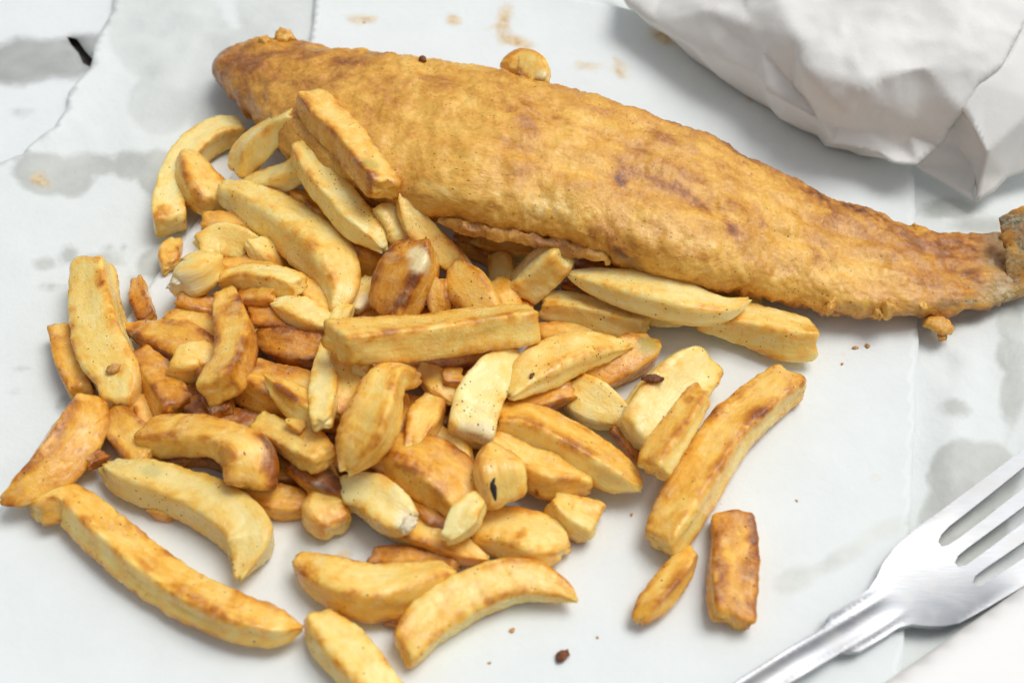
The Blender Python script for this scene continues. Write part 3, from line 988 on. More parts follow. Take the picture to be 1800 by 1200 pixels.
    lip = link_mesh("batter_lip", LV.reshape(-1, 3), f2, M_BATTER, attrs={"rest": ('FLOAT_VECTOR', LV.reshape(-1, 3)), "brown": ('FLOAT', np.full(n2, .52)), "grey": ('FLOAT', np.full(n2, .12))})
    lip["label"] = "greasy brown lip of batter under the belly"
    child(lip)
    # turned-up tail fin
    gu, gv = 46, 60
    e = catmull([(1758, 382, 0.020), (1764, 420, 0.017), (1768, 470, 0.012), (1764, 505, 0.008), (1752, 528, 0.0062)], gv)
    E3 = unproj(e[:, 0], e[:, 1], e[:, 2])
    out = np.array([0.88, 0.1, 0.30])
    V3 = np.zeros((gv, gu, 3))
    for k in range(gu):
        tq = k / (gu - 1)
        ln = 0.030 * tq
        V3[:, k] = E3 + out * ln * np.array([1, 1, 0.75 - 0.35 * tq]) + np.array([0, 0, 0.004 * math.sin(tq * 3)])
    side = np.linspace(0, 1, gv)[:, None]
    V3[..., 2] += 0.0006 * fbm(V3 * 150, 3) + 0.0005 * np.abs(fbm(V3 * 900 + 2, 2))
    V3[..., 0] += 0.0005 * fbm(V3 * 400 + 9, 3)
    edge_x = 0.0012 * perlin(np.column_stack([np.arange(gv) * 0.35, np.zeros(gv), np.zeros(gv)]))
    V3[:, :3, 0] += edge_x[:, None]
    lower = V3 + np.array([0.0015, 0.0003, -0.0035])
    lower[..., 2] = np.maximum(lower[..., 2], GROUND + 0.0005)
    VT = np.vstack([V3.reshape(-1, 3), lower.reshape(-1, 3)])
    n3 = gu * gv
    f3 = []
    for i in range(gv - 1):
        for k in range(gu - 1):
            a = i * gu + k
            f3.append((a, a + gu, a + gu + 1, a + 1))
            f3.append((n3 + a, n3 + a + 1, n3 + a + gu + 1, n3 + a + gu))
    rimv = [k for k in range(gu)] + [i * gu + gu - 1 for i in range(1, gv)] + [(gv - 1) * gu + k for k in range(gu - 2, -1, -1)] + [i * gu for i in range(gv - 2, 0, -1)]
    for i in range(len(rimv)):
        a, b = rimv[i], rimv[(i + 1) % len(rimv)]
        f3.append((a, b, b + n3, a + n3))
    gg = np.clip(0.42 + 0.9 * fbm(VT * 200, 3), 0, 1)
    fin = link_mesh("tail_fin", VT, f3, M_BATTER, attrs={"rest": ('FLOAT_VECTOR', VT), "brown": ('FLOAT', np.full(len(VT), .48)), "grey": ('FLOAT', gg)})
    fin["label"] = "grey-green turned-up tail end with grainy crust"
    child(fin)
    tag(root, "large fillet of fish in golden fried batter with turned-up tail", "fish")
    return surf
fish_surf = build_fish()

# ------------------------------------------------------------------ the heap of chips, lowest first; lower ones toned browner to add shade
BUR = "dark golden chip buried inside the heap, glimpsed only through gaps"
BG = "chips buried in the heap"
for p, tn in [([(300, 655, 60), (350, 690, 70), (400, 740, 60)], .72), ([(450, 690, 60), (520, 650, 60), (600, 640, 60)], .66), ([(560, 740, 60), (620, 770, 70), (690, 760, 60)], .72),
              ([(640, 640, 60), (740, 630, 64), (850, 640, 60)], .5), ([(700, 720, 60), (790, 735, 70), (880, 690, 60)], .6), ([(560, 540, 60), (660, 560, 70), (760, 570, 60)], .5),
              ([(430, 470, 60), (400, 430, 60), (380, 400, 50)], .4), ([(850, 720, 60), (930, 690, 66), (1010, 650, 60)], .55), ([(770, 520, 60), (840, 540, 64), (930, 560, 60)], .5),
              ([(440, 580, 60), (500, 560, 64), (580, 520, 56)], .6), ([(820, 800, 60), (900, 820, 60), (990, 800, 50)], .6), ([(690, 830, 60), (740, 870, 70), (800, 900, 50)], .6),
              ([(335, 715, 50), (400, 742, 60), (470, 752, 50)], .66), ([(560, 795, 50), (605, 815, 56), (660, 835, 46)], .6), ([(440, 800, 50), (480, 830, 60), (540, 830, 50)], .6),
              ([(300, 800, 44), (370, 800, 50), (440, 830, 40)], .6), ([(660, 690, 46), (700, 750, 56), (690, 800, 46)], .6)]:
    chip(BUR, p, tn, group=BG)  # deep brown tones put the heap's inner shade into the colour
chip("dark tan chip under the lower edge of the long straight chip", [(690, 645, 46), (780, 640, 56), (870, 632, 46)], .50)
# upper left
chip("pale arched chip with a dark oval spot curling round the heap's far side", [(300, 398, 56), (300, 350, 60), (326, 280, 64), (378, 238, 62), (425, 228, 50)], .17, asp=.85, spots=[(291, 366, 13, .6, -25, 1.6)], sl=(.2, -.3))
chip("yellow chip leaning from the fish's side down to the paper", [(520, 205, 40), (480, 232, 50), (440, 268, 60), (420, 305, 48)], .14, roll=15, pen=.007)
chip("lemon-yellow bent chip lying behind the upright chips below the fish", [(535, 290, 44), (495, 315, 52), (430, 330, 44)], .10, arch=(.3, 0, 0))
chip("small blunt chip with brown rim resting against the pale arched chip", [(338, 275, 46), (352, 325, 78), (378, 362, 66)], .30, n=4.5, roll=-20)
chip("browned chip half hidden under the big crescent chip's tip", [(356, 392, 40), (400, 396, 50), (450, 405, 40)], .38)
chip("square pale yellow chip beneath the big crescent chip", [(350, 438, 52), (395, 428, 70), (440, 440, 56)], .15, roll=25)
chip("brown-cornered chip end between square yellow chip and flaky lump", [(340, 470, 40), (390, 475, 44), (440, 468, 44), (490, 482, 40)], .45)
chip("tiny orange chip fragment at the outer edge beside the flaky lump", [(312, 424, 26), (300, 445, 40), (302, 470, 34)], .36, n=4.5)
chip("curled cream chip lump with torn white flaky flesh", [(374, 458, 58), (346, 480, 74), (320, 508, 50)], .13, n=3.2, asp=.9, roll=20, conc=.02, rough=.6, spots=[(335, 490, 20, 2)], flesh=[(312, 498, 13), (290, 500, 9)], arch=(0, .4, 0))
chip("tan chip lying crosswise under the peppered pale chip", [(520, 345, 48), (575, 392, 70), (638, 445, 92), (682, 468, 64)], .36, roll=-25, sl=(0, .3))
chip("pale chip between the peppered chip and the thin twisted chip", [(668, 365, 46), (698, 405, 62), (706, 430, 50)], .12)
chip("thin twisted chip running down from the fish to the centre", [(704, 335, 16), (718, 375, 44), (748, 420, 56), (795, 455, 46), (830, 480, 26)], .27, twist=60, roll=20, asp=.6, pepper=.95)
chip("thick browned chip with a skin patch leaning against the fish", [(545, 176, 66), (588, 224, 72), (640, 282, 70), (676, 332, 64)], .36, roll=-18, spots=[(655, 280, 16, -.6), (660, 300, 12, .32), (648, 262, 9, .2)], sl=(-.2, .2), pen=.007)
chip("pale straight chip heavily dusted with black pepper specks", [(527, 255, 48), (562, 312, 62), (612, 372, 68), (652, 412, 56), (672, 442, 16)], .14, roll=-12, sl=(.3, 0), spots=[(665, 388, 12, .18)], pepper=.95, pen=.007)
# left side
chip("narrow brown chip standing up alone beside the tall pale chip", [(244, 492, 26), (246, 525, 36), (262, 562, 34)], .45, roll=20)
chip("brown chip sliver on the paper behind the tall pale chip", [(104, 578, 40), (122, 632, 50), (142, 692, 44)], .46)
chip("tall thick pale chip with a tan crumb stuck to it", [(162, 464, 80), (166, 535, 92), (184, 610, 98), (208, 675, 92), (205, 716, 62)], .15, roll=14, arch=(.4, .2, .2, .1, 0), spots=[(200, 650, 9, .35), (170, 492, 10, .25)], sl=(-.2, .3))
chip("golden-brown tapering chip pointing to the corner of the paper", [(155, 702, 58), (140, 752, 88), (92, 822, 84), (36, 866, 52), (4, 882, 16)], 0.36, roll=-35)
chip("tan chip between the tall pale chip and the hooked chip", [(200, 726, 52), (232, 772, 68), (266, 812, 62)], 0.40, roll=10)
chip("yellow-brown chip edge in shade beside the tall pale chip", [(252, 700, 40), (262, 735, 40), (270, 765, 30)], .5)
chip("tan chip sloping down behind the hooked chip", [(240, 626, 54), (272, 664, 68), (308, 725, 76)], 0.47, roll=-20)
chip("small crisp brown-rimmed chip below the flaky lump", [(312, 528, 34), (350, 538, 44), (388, 548, 42), (440, 560, 36)], 0.48, n=4.5)
chip("thin golden flake-like chip lying over the brown pointed chip", [(290, 562, 34), (330, 562, 46), (372, 578, 46), (425, 600, 40)], 0.36, asp=.6)
chip("brown pointed chip with a dark curled tip", [(218, 574, 16), (262, 588, 52), (325, 608, 78), (378, 630, 64)], 0.44, spots=[(226, 576, 18, .28)], roll=10)
chip("small crusty knob of chip in front of the brown pointed chip", [(306, 636, 62), (335, 634, 74), (362, 628, 66), (425, 640, 56)], .26, n=4.5, rough=1.6)
chip("dark reddish chip end below the broad-ended brown chip", [(366, 655, 46), (372, 668, 50), (385, 700, 54), (392, 728, 40)], 0.66)
chip("pale bent sliver between two brown chips in the heap's middle", [(428, 520, 26), (440, 560, 34), (446, 600, 30)], .25)
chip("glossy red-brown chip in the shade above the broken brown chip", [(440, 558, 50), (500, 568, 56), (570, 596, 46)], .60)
chip("broken brown chip with orange edge tucked under the long straight chip", [(452, 596, 36), (508, 614, 66), (575, 622, 62)], 0.55, roll=15)
chip("wide translucent tan chip with dark upper rim", [(425, 662, 84), (480, 690, 104), (545, 708, 100), (606, 726, 70)], 0.44, roll=-15, spots=[(440, 634, 18, .3), (500, 648, 14, .3, 5, 3)])
chip("brown-streaked chip widening to a bright square end", [(396, 516, 36), (412, 572, 66), (412, 628, 76), (386, 684, 80)], .44, roll=15, twist=30, spots=[(400, 535, 26, .22), (372, 590, 16, .22)], sl=(0, -.2), zfix=(.015, .021))
chip("wedge of chip with a dark sharp ridge lying on the wide tan chip", [(470, 664, 22), (508, 698, 54), (545, 722, 66), (572, 742, 44)], .28, roll=-30, spots=[(490, 682, 12, .32, 42, 2.4)])
chip("yellow upright chip stub beside the crusty white-dusted chip", [(584, 605, 44), (572, 662, 50), (570, 700, 52), (566, 744, 40)], .12)
chip("crusty chip with rough white and reddish skin", [(604, 598, 46), (610, 648, 50), (612, 692, 54), (602, 736, 36)], .33, rough=2.0, spots=[(612, 712, 16, .25)])
chip("small pale chip sliver pinched under the long straight chip", [(632, 648, 34), (650, 660, 38), (668, 664, 26)], .15)
# middle
chip("leaf-shaped chip with brown rim under the big crescent chip", [(436, 424, 26), (468, 444, 54), (522, 474, 26)], .18, asp=.6, n=4.5)
chip("stubby chip with translucent white end below the leaf-shaped chip", [(475, 482, 40), (530, 508, 44), (560, 528, 44), (605, 562, 40)], .3)
chip("golden chip with rough top crossing in front of the flaky lump", [(388, 492, 26), (435, 488, 48), (490, 498, 56), (526, 506, 42)], .20, roll=-20, rough=1.4)
chip("little brown nugget of chip under the rough-topped golden chip", [(422, 526, 34), (455, 528, 42), (484, 522, 34)], .46, n=4.5)
chip("blistered oval chip below the tip of the big crescent chip", [(488, 532, 34), (528, 552, 58), (586, 574, 36)], .22, rough=1.5, n=4.5)
chip("pale flaky chip end between the crescent chip and roasted chip", [(612, 545, 50), (640, 520, 56), (655, 492, 40)], .16, spots=[(640, 522, 18, 2)], n=4.5)
chip("roasted orange-brown square chip with white flesh exposed on top", [(733, 430, 74), (718, 475, 104), (695, 525, 96), (682, 560, 76)], .50, roll=12, spots=[(735, 456, 22, 2), (750, 468, 14, 2), (722, 440, 14, 2), (725, 482, 14, .3), (700, 450, 12, .25), (720, 540, 14, .22)], sl=(.2, .2))
chip("thin pale chip strip behind the long straight chip's left end", [(610, 540, 30), (598, 560, 36), (585, 590, 34)], .12)
chip("tan chip side glimpsed right of the roasted chip", [(770, 490, 34), (768, 530, 40), (772, 560, 34)], .35)
chip("curled yellow chip piece beside the roasted square chip", [(800, 468, 34), (822, 505, 78), (850, 545, 64), (880, 600, 48)], .22, n=4.5, roll=25, pepper=.95)
chip("browned chip nub between curled yellow chip and square-cut chip", [(870, 500, 40), (885, 520, 56), (900, 540, 46), (922, 585, 40)], .40)
chip("big plump crescent chip lying on top of the heap", [(388, 335, 42), (445, 358, 74), (520, 405, 96), (578, 462, 98), (602, 515, 58), (588, 553, 12)], .17, asp=.85, roll=-22, spots=[(510, 440, 30, .16, 38, 3), (405, 350, 14, .15)], n=4)
# right side
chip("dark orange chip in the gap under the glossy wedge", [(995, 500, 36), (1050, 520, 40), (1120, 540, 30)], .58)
chip("small pale chip peeking out under the glossy wedge", [(1128, 546, 34), (1160, 556, 36), (1200, 560, 28)], .18)
chip("broad pale chip with ragged square end on bare paper near the fish", [(1225, 556, 48), (1295, 566, 72), (1370, 586, 84), (1428, 596, 74)], .20, roll=-15, twist=-25, sl=(0, -.25))
chip("square-cut pale chip propped up between fish and long straight chip", [(990, 442, 66), (955, 474, 72), (914, 514, 70)], .12, roll=22, spots=[(985, 440, 14, .12)])
chip("tan chip behind the skin-tipped chip, under the oblong golden chip", [(945, 592, 50), (1000, 590, 50), (1060, 588, 40)], .40)
chip("oblong golden chip with brown left end below the square-cut chip", [(955, 536, 50), (1015, 545, 64), (1085, 562, 62), (1136, 574, 44)], .22, roll=-20, spots=[(968, 520, 14, .22)])
chip("glossy pale wedge-shaped chip lying against the fish's lower edge", [(1000, 482, 14), (1045, 492, 48), (1125, 512, 76), (1205, 534, 74), (1270, 540, 46), (1316, 526, 10)], .05, asp=.6, roll=-15, n=4.5, rough=.6)
chip("brown chip with a grey skin-covered tip", [(1015, 672, 48), (1070, 645, 70), (1122, 620, 74), (1144, 600, 40)], .40, spots=[(1138, 600, 22, -.75), (1130, 592, 10, .35)], roll=20)
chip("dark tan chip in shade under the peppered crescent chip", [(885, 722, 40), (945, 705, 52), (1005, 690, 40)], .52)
chip("pale chip with a torn jagged point touching the big square-cut chip", [(1000, 682, 70), (1050, 712, 82), (1112, 742, 32)], .10, roll=20, jag=2.0)
chip("big pale square-cut chip carrying a dark red crumb", [(1236, 634, 80), (1192, 676, 104), (1142, 734, 102), (1112, 770, 78)], .11, roll=-28, sl=(.2, .1))
chip("red-brown chip sliver beneath the big square-cut chip", [(1078, 752, 24), (1110, 790, 26), (1130, 815, 20)], .68)
chip("knobbly brown-edged chip leaning on the big square-cut chip", [(1232, 690, 46), (1202, 740, 58), (1165, 790, 66), (1148, 826, 62)], .28, roll=25, spots=[(1213, 692, 10, .4), (1195, 770, 16, .22, -55, 2)], n=4.5)
chip("long thick golden chip set apart on the white paper", [(1392, 668, 76), (1330, 714, 84), (1268, 780, 92), (1218, 858, 94), (1184, 918, 90), (1160, 956, 74)], .27, roll=14, twist=20, spots=[(1335, 725, 26, .2), (1290, 800, 14, .16, -55, 3)], sl=(.1, .25))
chip("small shrivelled brown chip at the foot of the long thick chip", [(1212, 966, 36), (1186, 1010, 54), (1150, 1062, 56), (1124, 1094, 26)], .36, roll=20, spots=[(1190, 1000, 14, .2, -60, 2)])
chip("flat rectangular browned chip standing apart on the white paper", [(1286, 908, 76), (1290, 1000, 88), (1287, 1092, 80)], .42, roll=-10, asp=.55, spots=[(1318, 940, 10, .3), (1275, 995, 12, .25, 70, 2), (1310, 1000, 10, .22, 85, 3)])
# centre front
chip("orange-brown chip edge under the slab-like chip", [(728, 875, 44), (765, 905, 60), (800, 925, 40)], .52)
chip("pale chip stub behind the slab-like chip", [(730, 735, 44), (768, 775, 50), (797, 795, 66), (815, 825, 46)], .18, n=4.5)
chip("thick golden chip with browned side above the slit chip", [(874, 742, 72), (945, 758, 88), (1025, 795, 84), (1088, 838, 66), (1124, 860, 24)], .31, roll=-25)
chip("ridged tan chip behind the chip with the black slit", [(868, 772, 46), (918, 805, 56), (968, 838, 84), (1034, 850, 40)], .34, roll=-15, spots=[(935, 862, 4, .6, -25, 2)])
chip("small twisted chip with square end lying next to the heap's edge", [(972, 880, 52), (1005, 906, 76), (1048, 920, 78)], .28, twist=40, roll=-10, sl=(0, .2))
chip("broad golden chip with a small scorched mark", [(832, 932, 70), (895, 934, 96), (955, 956, 100), (990, 968, 50)], .27, roll=-12, spots=[(918, 930, 9, .45), (940, 985, 14, .12)], asp=.6)
chip("tapered tan chip running out from under the pale chip", [(672, 918, 40), (745, 944, 62), (815, 968, 50), (858, 980, 14)], .30)
chip("small rounded yellow chip end resting on the paper below the heap", [(556, 815, 52), (572, 868, 62), (572, 902, 84), (592, 928, 64)], .20, n=4.5)
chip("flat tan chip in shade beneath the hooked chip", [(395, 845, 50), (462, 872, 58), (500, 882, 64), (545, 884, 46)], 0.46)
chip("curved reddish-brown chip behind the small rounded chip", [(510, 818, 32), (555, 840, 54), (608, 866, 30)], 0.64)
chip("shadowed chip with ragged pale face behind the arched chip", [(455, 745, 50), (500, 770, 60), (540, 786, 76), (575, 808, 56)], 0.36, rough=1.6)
chip("little potato nub in the gap above the ragged-faced chip", [(510, 742, 30), (535, 756, 32)], .25)
chip("pale chip with a white bead of flesh at its end", [(602, 866, 52), (650, 874, 82), (700, 908, 76), (728, 922, 44)], .08, roll=10, flesh=[(718, 910, 16)])
chip("broad slab-like tan chip below the arched chip", [(665, 785, 70), (735, 812, 112), (795, 855, 108), (826, 900, 66)], 0.38, roll=-18, asp=.6)
chip("pale wedge-shaped tip in front of the slab-like chip", [(846, 876, 36), (816, 908, 62), (786, 946, 28)], .14)
chip("golden chip piece with browned side beside the arched chip", [(796, 660, 40), (768, 706, 46), (748, 742, 66), (722, 785, 28)], .24, jag=2, spots=[(718, 760, 14, .25)])
chip("brown chip side deep beside the arched chip's right leg", [(700, 700, 30), (706, 740, 34), (704, 775, 26)], .55)
chip("arched pale-topped chip bending down to a torn foot", [(728, 662, 36), (688, 670, 66), (655, 735, 100), (632, 790, 84), (612, 828, 26)], .24, roll=12, arch=(0, .6, .6, .3, 0), spots=[(700, 665, 16, .2)], jag=2, zfix=(.021, .021))
chip("folded yellow chip hanging between the arched and snapped chips", [(736, 652, 30), (772, 678, 56), (796, 706, 22)], .16, arch=(.2, .2, 0))
chip("orange chip corner behind the folded yellow chip", [(780, 665, 36), (812, 668, 44)], .35)
chip("curved chip scored with a black slit", [(872, 792, 54), (876, 832, 92), (888, 880, 84)], .31, n=4.5, arch=(.2, .3, 0), slit=[(872, 832), (873, 862), (876, 888)], zfix=(.016, .013))
chip("snapped chip showing white flesh at its broken end", [(902, 628, 58), (862, 672, 76), (838, 718, 84), (828, 772, 78)], .19, roll=-14, spots=[(838, 766, 20, 2), (856, 762, 16, 2), (820, 770, 16, 2)], arch=(.2, .3, .2, 0), pepper=.95)
chip("peppered pale crescent chip with straight lower edge", [(896, 694, 30), (935, 655, 76), (998, 624, 78), (1060, 610, 50), (1108, 606, 12)], .17, asp=.6, roll=-12, n=4.5, pepper=.95)
chip("long straight golden chip lying across the top of the heap", [(588, 604, 78), (680, 600, 82), (780, 588, 80), (870, 574, 76), (940, 566, 70)], .28, roll=-28, sl=(.5, .1), spots=[(780, 612, 16, .12, -6, 7), (868, 565, 20, -.3)], zfix=(.030, .021))
# front
chip("tan chip corner under the greenish chip", [(262, 886, 34), (290, 896, 40), (312, 892, 30)], .42)
chip("dark brown chip scrap behind the tapering chip at the paper's corner", [(150, 815, 30), (182, 800, 36)], .6)
chip("greenish-yellow chip with ragged end and downturned tip", [(190, 812, 34), (235, 838, 80), (318, 868, 88), (398, 906, 100), (442, 952, 86), (424, 1014, 24)], .16, green=.22, roll=-10, jag=2, spots=[(262, 822, 18, -.35)])
chip("hooked golden chip with a dark brown outer side", [(262, 764, 74), (325, 766, 76), (390, 772, 70), (436, 802, 94), (438, 856, 92)], 0.31, n=4.5, roll=-12, arch=(0, .2, .5, .5, 0), spots=[(488, 810, 22, .5, 80, 2.6), (470, 765, 16, .3)], conc=.03)
chip("long wavy golden chip lying alone along the front edge", [(62, 900, 58), (118, 886, 74), (182, 936, 88), (260, 1000, 92), (340, 1052, 88), (420, 1084, 86), (490, 1104, 66), (530, 1104, 16)], .29, roll=-25, sl=(.4, 0), spots=[(300, 1010, 12, .16, 35, 8)])
chip("small brown chip tucked behind the boat-shaped chip", [(655, 978, 44), (718, 982, 52), (800, 1000, 46)], .52)
chip("brown chip corner under the boat-shaped chip", [(680, 1088, 34), (712, 1088, 38), (745, 1074, 30)], .45)
chip("boat-shaped golden chip with browned pointed end", [(524, 984, 36), (568, 1014, 84), (640, 1040, 100), (718, 1032, 92), (770, 1012, 62), (798, 1010, 30)], .27, n=4.5, roll=-20, spots=[(535, 990, 18, .25)])
chip("smooth crescent chip arching beside the boat-shaped chip", [(708, 1142, 70), (762, 1086, 88), (840, 1038, 88), (918, 1018, 78), (978, 1032, 50), (1012, 1054, 10)], .26, n=4.5, roll=10)
chip("golden chip cut off by the paper's front edge", [(556, 1086, 54), (590, 1130, 92), (648, 1188, 90), (700, 1240, 70)], .27, n=4.5, roll=-12)
# behind the fish
zf = float(fish_surf(925, 150)[2])
chip("curly browned chip nub sticking up behind the fish", [(896, 124, 40), (918, 112, 52), (942, 124, 50), (950, 146, 34)], .26, n=4, asp=.7, roll=20, zfix=(zf - .008, zf - .005), spots=[(945, 140, 14, 2)])

# ------------------------------------------------------------------ crumbs
deps = bpy.context.evaluated_depsgraph_get()
def crumb(px, py, r, sc, mat, label, name="crumb", seed=1.0, z=None):
    d = Vector((FW + (px - 900) * K * RT - (py - 600) * K * UP).tolist()).normalized()
    hit, loc, *_ = scene.ray_cast(bpy.context.evaluated_depsgraph_get(), Vector(CAM.tolist()), d)
    o = blob(name, loc + Vector((0, 0, r * 0.00016 * sc[2] * 0.7)), r * 0.00016, sc, seed, mat, 0.45, 2)
    tag(o, label, "crumb", "crumbs scattered on the food and paper")
    return o
bpy.context.view_layer.update()
crumb(988, 1154, 10, (.8, 1.1, .8), M_CRUMB, "dark red-brown crumb alone on the white paper near the front", seed=1)
crumb(743, 108, 8, (1, 1, .8), M_CRUMB, "dark burnt crumb on top of the fish's batter", seed=2)
crumb(1148, 668, 15, (1.2, .5, .4), M_CRUMB, "dark red crumb on the big pale square-cut chip", seed=3)
crumb(200, 650, 11, (.8, 1.2, .5), M_TANCRUMB, "tan crumb stuck on the tall thick pale chip", seed=4)
crumb(1525, 609, 4, (1, 1, .8), M_TANCRUMB, "tiny tan crumb on white paper below the fish's tail", seed=5)
crumb(1503, 612, 4, (1.4, .8, .6), M_TANCRUMB, "tiny flat crumb on white paper beside another tan crumb", seed=6)
crumb(900, 1108, 4, (.8, 1.1, .6), M_TANCRUMB, "tiny orange crumb beside the smooth crescent chip", seed=7)
crumb(935, 661, 5, (1.2, .7, .5), M_CRUMB, "small red-brown crumb on the peppered crescent chip", seed=8)

cr_ = random.Random(4)
for k, (px, py, rr) in enumerate([(1110, 905, 2.6), (860, 1165, 2.4), (1050, 1120, 2.2), (1480, 640, 2.6), (640, 40, 2.6), (1400, 880, 2)]):
    crumb(px, py, rr, (1.2, .8, .6), M_TANCRUMB, "minute fleck of fried batter on the bare paper", seed=20 + k)

# batter scrap on the paper by the tail
def scrap():
    pts = catmull([(1624, 570, 24, .3), (1642, 568, 30, .5), (1660, 576, 32, .45), (1672, 586, 22, .3)], 36)
    z = GROUND + pts[:, 3] * 0.008
    C3 = unproj(pts[:, 0], pts[:, 1], z)
    th, sx, sy = section(24, 2.6, .8)
    T, N, Bn = frames(C3, np.full(36, .3))
    S = fit_scale(C3, N, Bn, sx, sy, pts[:, 2]) * np.sin(np.linspace(.35, math.pi - .35, 36)) ** .4
    V = C3[:, None] + (S[:, None] * sx)[..., None] * N[:, None] + (S[:, None] * sy)[..., None] * Bn[:, None]
    V = V + 0.0007 * np.stack([fbm(V * 300 + k, 3) for k in (1, 4, 8)], -1)
    V[..., 2] = np.maximum(V[..., 2], GROUND)
    f = [(i * 24 + j, i * 24 + (j + 1) % 24, (i + 1) * 24 + (j + 1) % 24, (i + 1) * 24 + j) for i in range(35) for j in range(24)]
    f += [tuple(range(23, -1, -1)), tuple(35 * 24 + j for j in range(24))]
    V = V.reshape(-1, 3)
    o = link_mesh("batter_scrap", V, f, M_BATTER, attrs={"rest": ('FLOAT_VECTOR', V), "brown": ('FLOAT', np.full(len(V), .5)), "grey": ('FLOAT', np.zeros(len(V)))})
    org = V.mean(0); org[2] = V[:, 2].min()
    recenter(o, org)
    tag(o, "curled orange-brown scrap of batter on paper under the tail", "batter scrap")
    b = blob("crust_lump", unproj(np.array(1657), np.array(591), np.array(GROUND + .0015)), 9 * .00016, (.9, 1.1, .8), 3.3, M_BATTER, .5)
    b.parent = o
    b.matrix_parent_inverse = o.matrix_basis.inverted()
scrap()

# ------------------------------------------------------------------ crumpled paper bag
def build_bag():
    cv = {  # photo position and height (cm) of the folds
        's0': (1075, -60, 1.2), 's1': (1102, 0, 1.70), 's2': (1150, 40, 1.70), 's3': (1200, 75, 1.80), 's4': (1262, 101, 2.00), 's5': (1325, 127, 2.10), 's6': (1350, 157, 2.10), 's7': (1395, 184, 2.00),
        's8': (1443, 212, 1.80), 's9': (1463, 252, 1.60), 's10': (1545, 273, 1.50), 's11': (1572, 287, 1.50), 's12': (1612, 290, 1.50),
        'm1': (1240, 20, 2.9), 'm2': (1310, 70, 2.7), 'm3': (1320, 45, 3.2), 'm4': (1345, 92, 2.8), 'm5': (1400, 150, 2.2), 'm6': (1412, 100, 3.3), 'm7': (1300, -40, 3.6), 'm8': (1180, -50, 2.4),
        'r0': (1355, -70, 5.2), 'r1': (1366, 0, 4.7), 'r2': (1398, 62, 4.3), 'r3': (1421, 100, 3.9), 'r4': (1426, 126, 3.7), 'r5': (1484, 190, 2.9),
        'v1': (1470, 225, 2.0), 'v2': (1530, 230, 2.0), 'v3': (1602, 238, 1.9), 'v4': (1590, 262, 1.5),
        'r6': (1512, 150, 4.0), 'r7': (1560, 130, 4.6), 'r8': (1626, 119, 4.9), 'r9': (1694, 122, 4.6), 'r10': (1722, 143, 4.1), 'e1': (1690, 195, 3.0), 'e2': (1648, 255, 1.7),
        't0': (1500, -80, 6.6), 't1': (1500, 40, 5.2), 't2': (1600, 20, 5.9), 't3': (1690, 50, 5.7), 't4': (1640, -80, 6.9), 't5': (1460, 90, 4.3), 't6': (1760, -80, 6.6),
        'g1': (1768, 108, 4.5), 'g2': (1792, 60, 5.1), 'g3': (1850, -60, 6.2), 't7': (1740, 0, 6.0),
    }
    cv = {k: (x, y, z if z < 3.2 else 3.2 + (z - 3.2) * 0.5) for k, (x, y, z) in cv.items()}
    keys = list(cv)
    A = np.array([cv[k] for k in keys], float)
    W = unproj(A[:, 0], A[:, 1], A[:, 2] * 0.01)
    outline = ['s0', 's1', 's2', 's3', 's4', 's5', 's6', 's7', 's8', 's9', 's10', 's11', 's12', 'e2', 'e1', 'r10', 'g1', 'g2', 'g3', 't6', 't4', 't0', 'r0', 'm7', 'm8']
    creases = [('r0', 'r1'), ('r1', 'r2'), ('r2', 'r3'), ('r3', 'r4'), ('r4', 'r5'), ('r5', 'v1'), ('v1', 's9'), ('r5', 'r6'), ('r6', 'r7'), ('r7', 'r8'), ('r8', 'r9'), ('r9', 'r10'), ('m2', 's5'),
               ('m2', 'm4'), ('m4', 'm6'), ('m6', 'r4'), ('m1', 'm2'), ('r10', 'g1'), ('r6', 't5'), ('r7', 'v2'), ('r8', 'v3'), ('v3', 's12'), ('v2', 's10'), ('t3', 'g2')]
    ix = {k: i for i, k in enumerate(keys)}
    V2 = [Vector((a[0] / 1000, a[1] / 1000)) for a in A]
    E = [(ix[outline[i]], ix[outline[(i + 1) % len(outline)]]) for i in range(len(outline))] + [(ix[a], ix[b]) for a, b in creases]
    vo, _, fo, ov, *_ = delaunay_2d_cdt(V2, E, [], 0, 1e-7)
    poly = np.array([cv[k][:2] for k in outline]) / 1000
    pos = []
    for i, v in enumerate(vo):
        if ov[i]:
            pos.append(W[ov[i][0]])
        else:
            j = int(np.hypot(A[:, 0] / 1000 - v.x, A[:, 1] / 1000 - v.y).argmin())
            pos.append(unproj(np.array(v.x * 1000), np.array(v.y * 1000), np.array(A[j, 2] * .01)))
    F = [f for f in fo if pip(np.array([[np.mean([vo[k].x for k in f]), np.mean([vo[k].y for k in f])]]), poly)[0]]
    bm = bmesh.new()
    bv = [bm.verts.new(p) for p in pos]
    bm.verts.ensure_lookup_table()
    for f in F:
        bm.faces.new([bv[k] for k in f])
    bmesh.ops.recalc_face_normals(bm, faces=bm.faces[:])
    if sum(f.normal.z for f in bm.faces) < 0:
        bmesh.ops.reverse_faces(bm, faces=bm.faces[:])
    # closed underside: boundary goes in and down to the table
    for v in [v for v in bm.verts if not v.link_faces]:
        bm.verts.remove(v)
    bed = [e for e in bm.edges if e.is_boundary]
    ext = bmesh.ops.extrude_edge_only(bm, edges=bed)
    newv = [g for g in ext['geom'] if isinstance(g, bmesh.types.BMVert)]
    cen = np.mean([v.co[:] for v in bm.verts], axis=0)
    for v in newv:
        d = Vector((cen[0] - v.co.x, cen[1] - v.co.y, 0))
        v.co += d.normalized() * min(0.028, d.length * .45)
        v.co.z = 0.0042
    loop = [e for e in bm.edges if e.is_boundary]
    bmesh.ops.holes_fill(bm, edges=loop, sides=0)
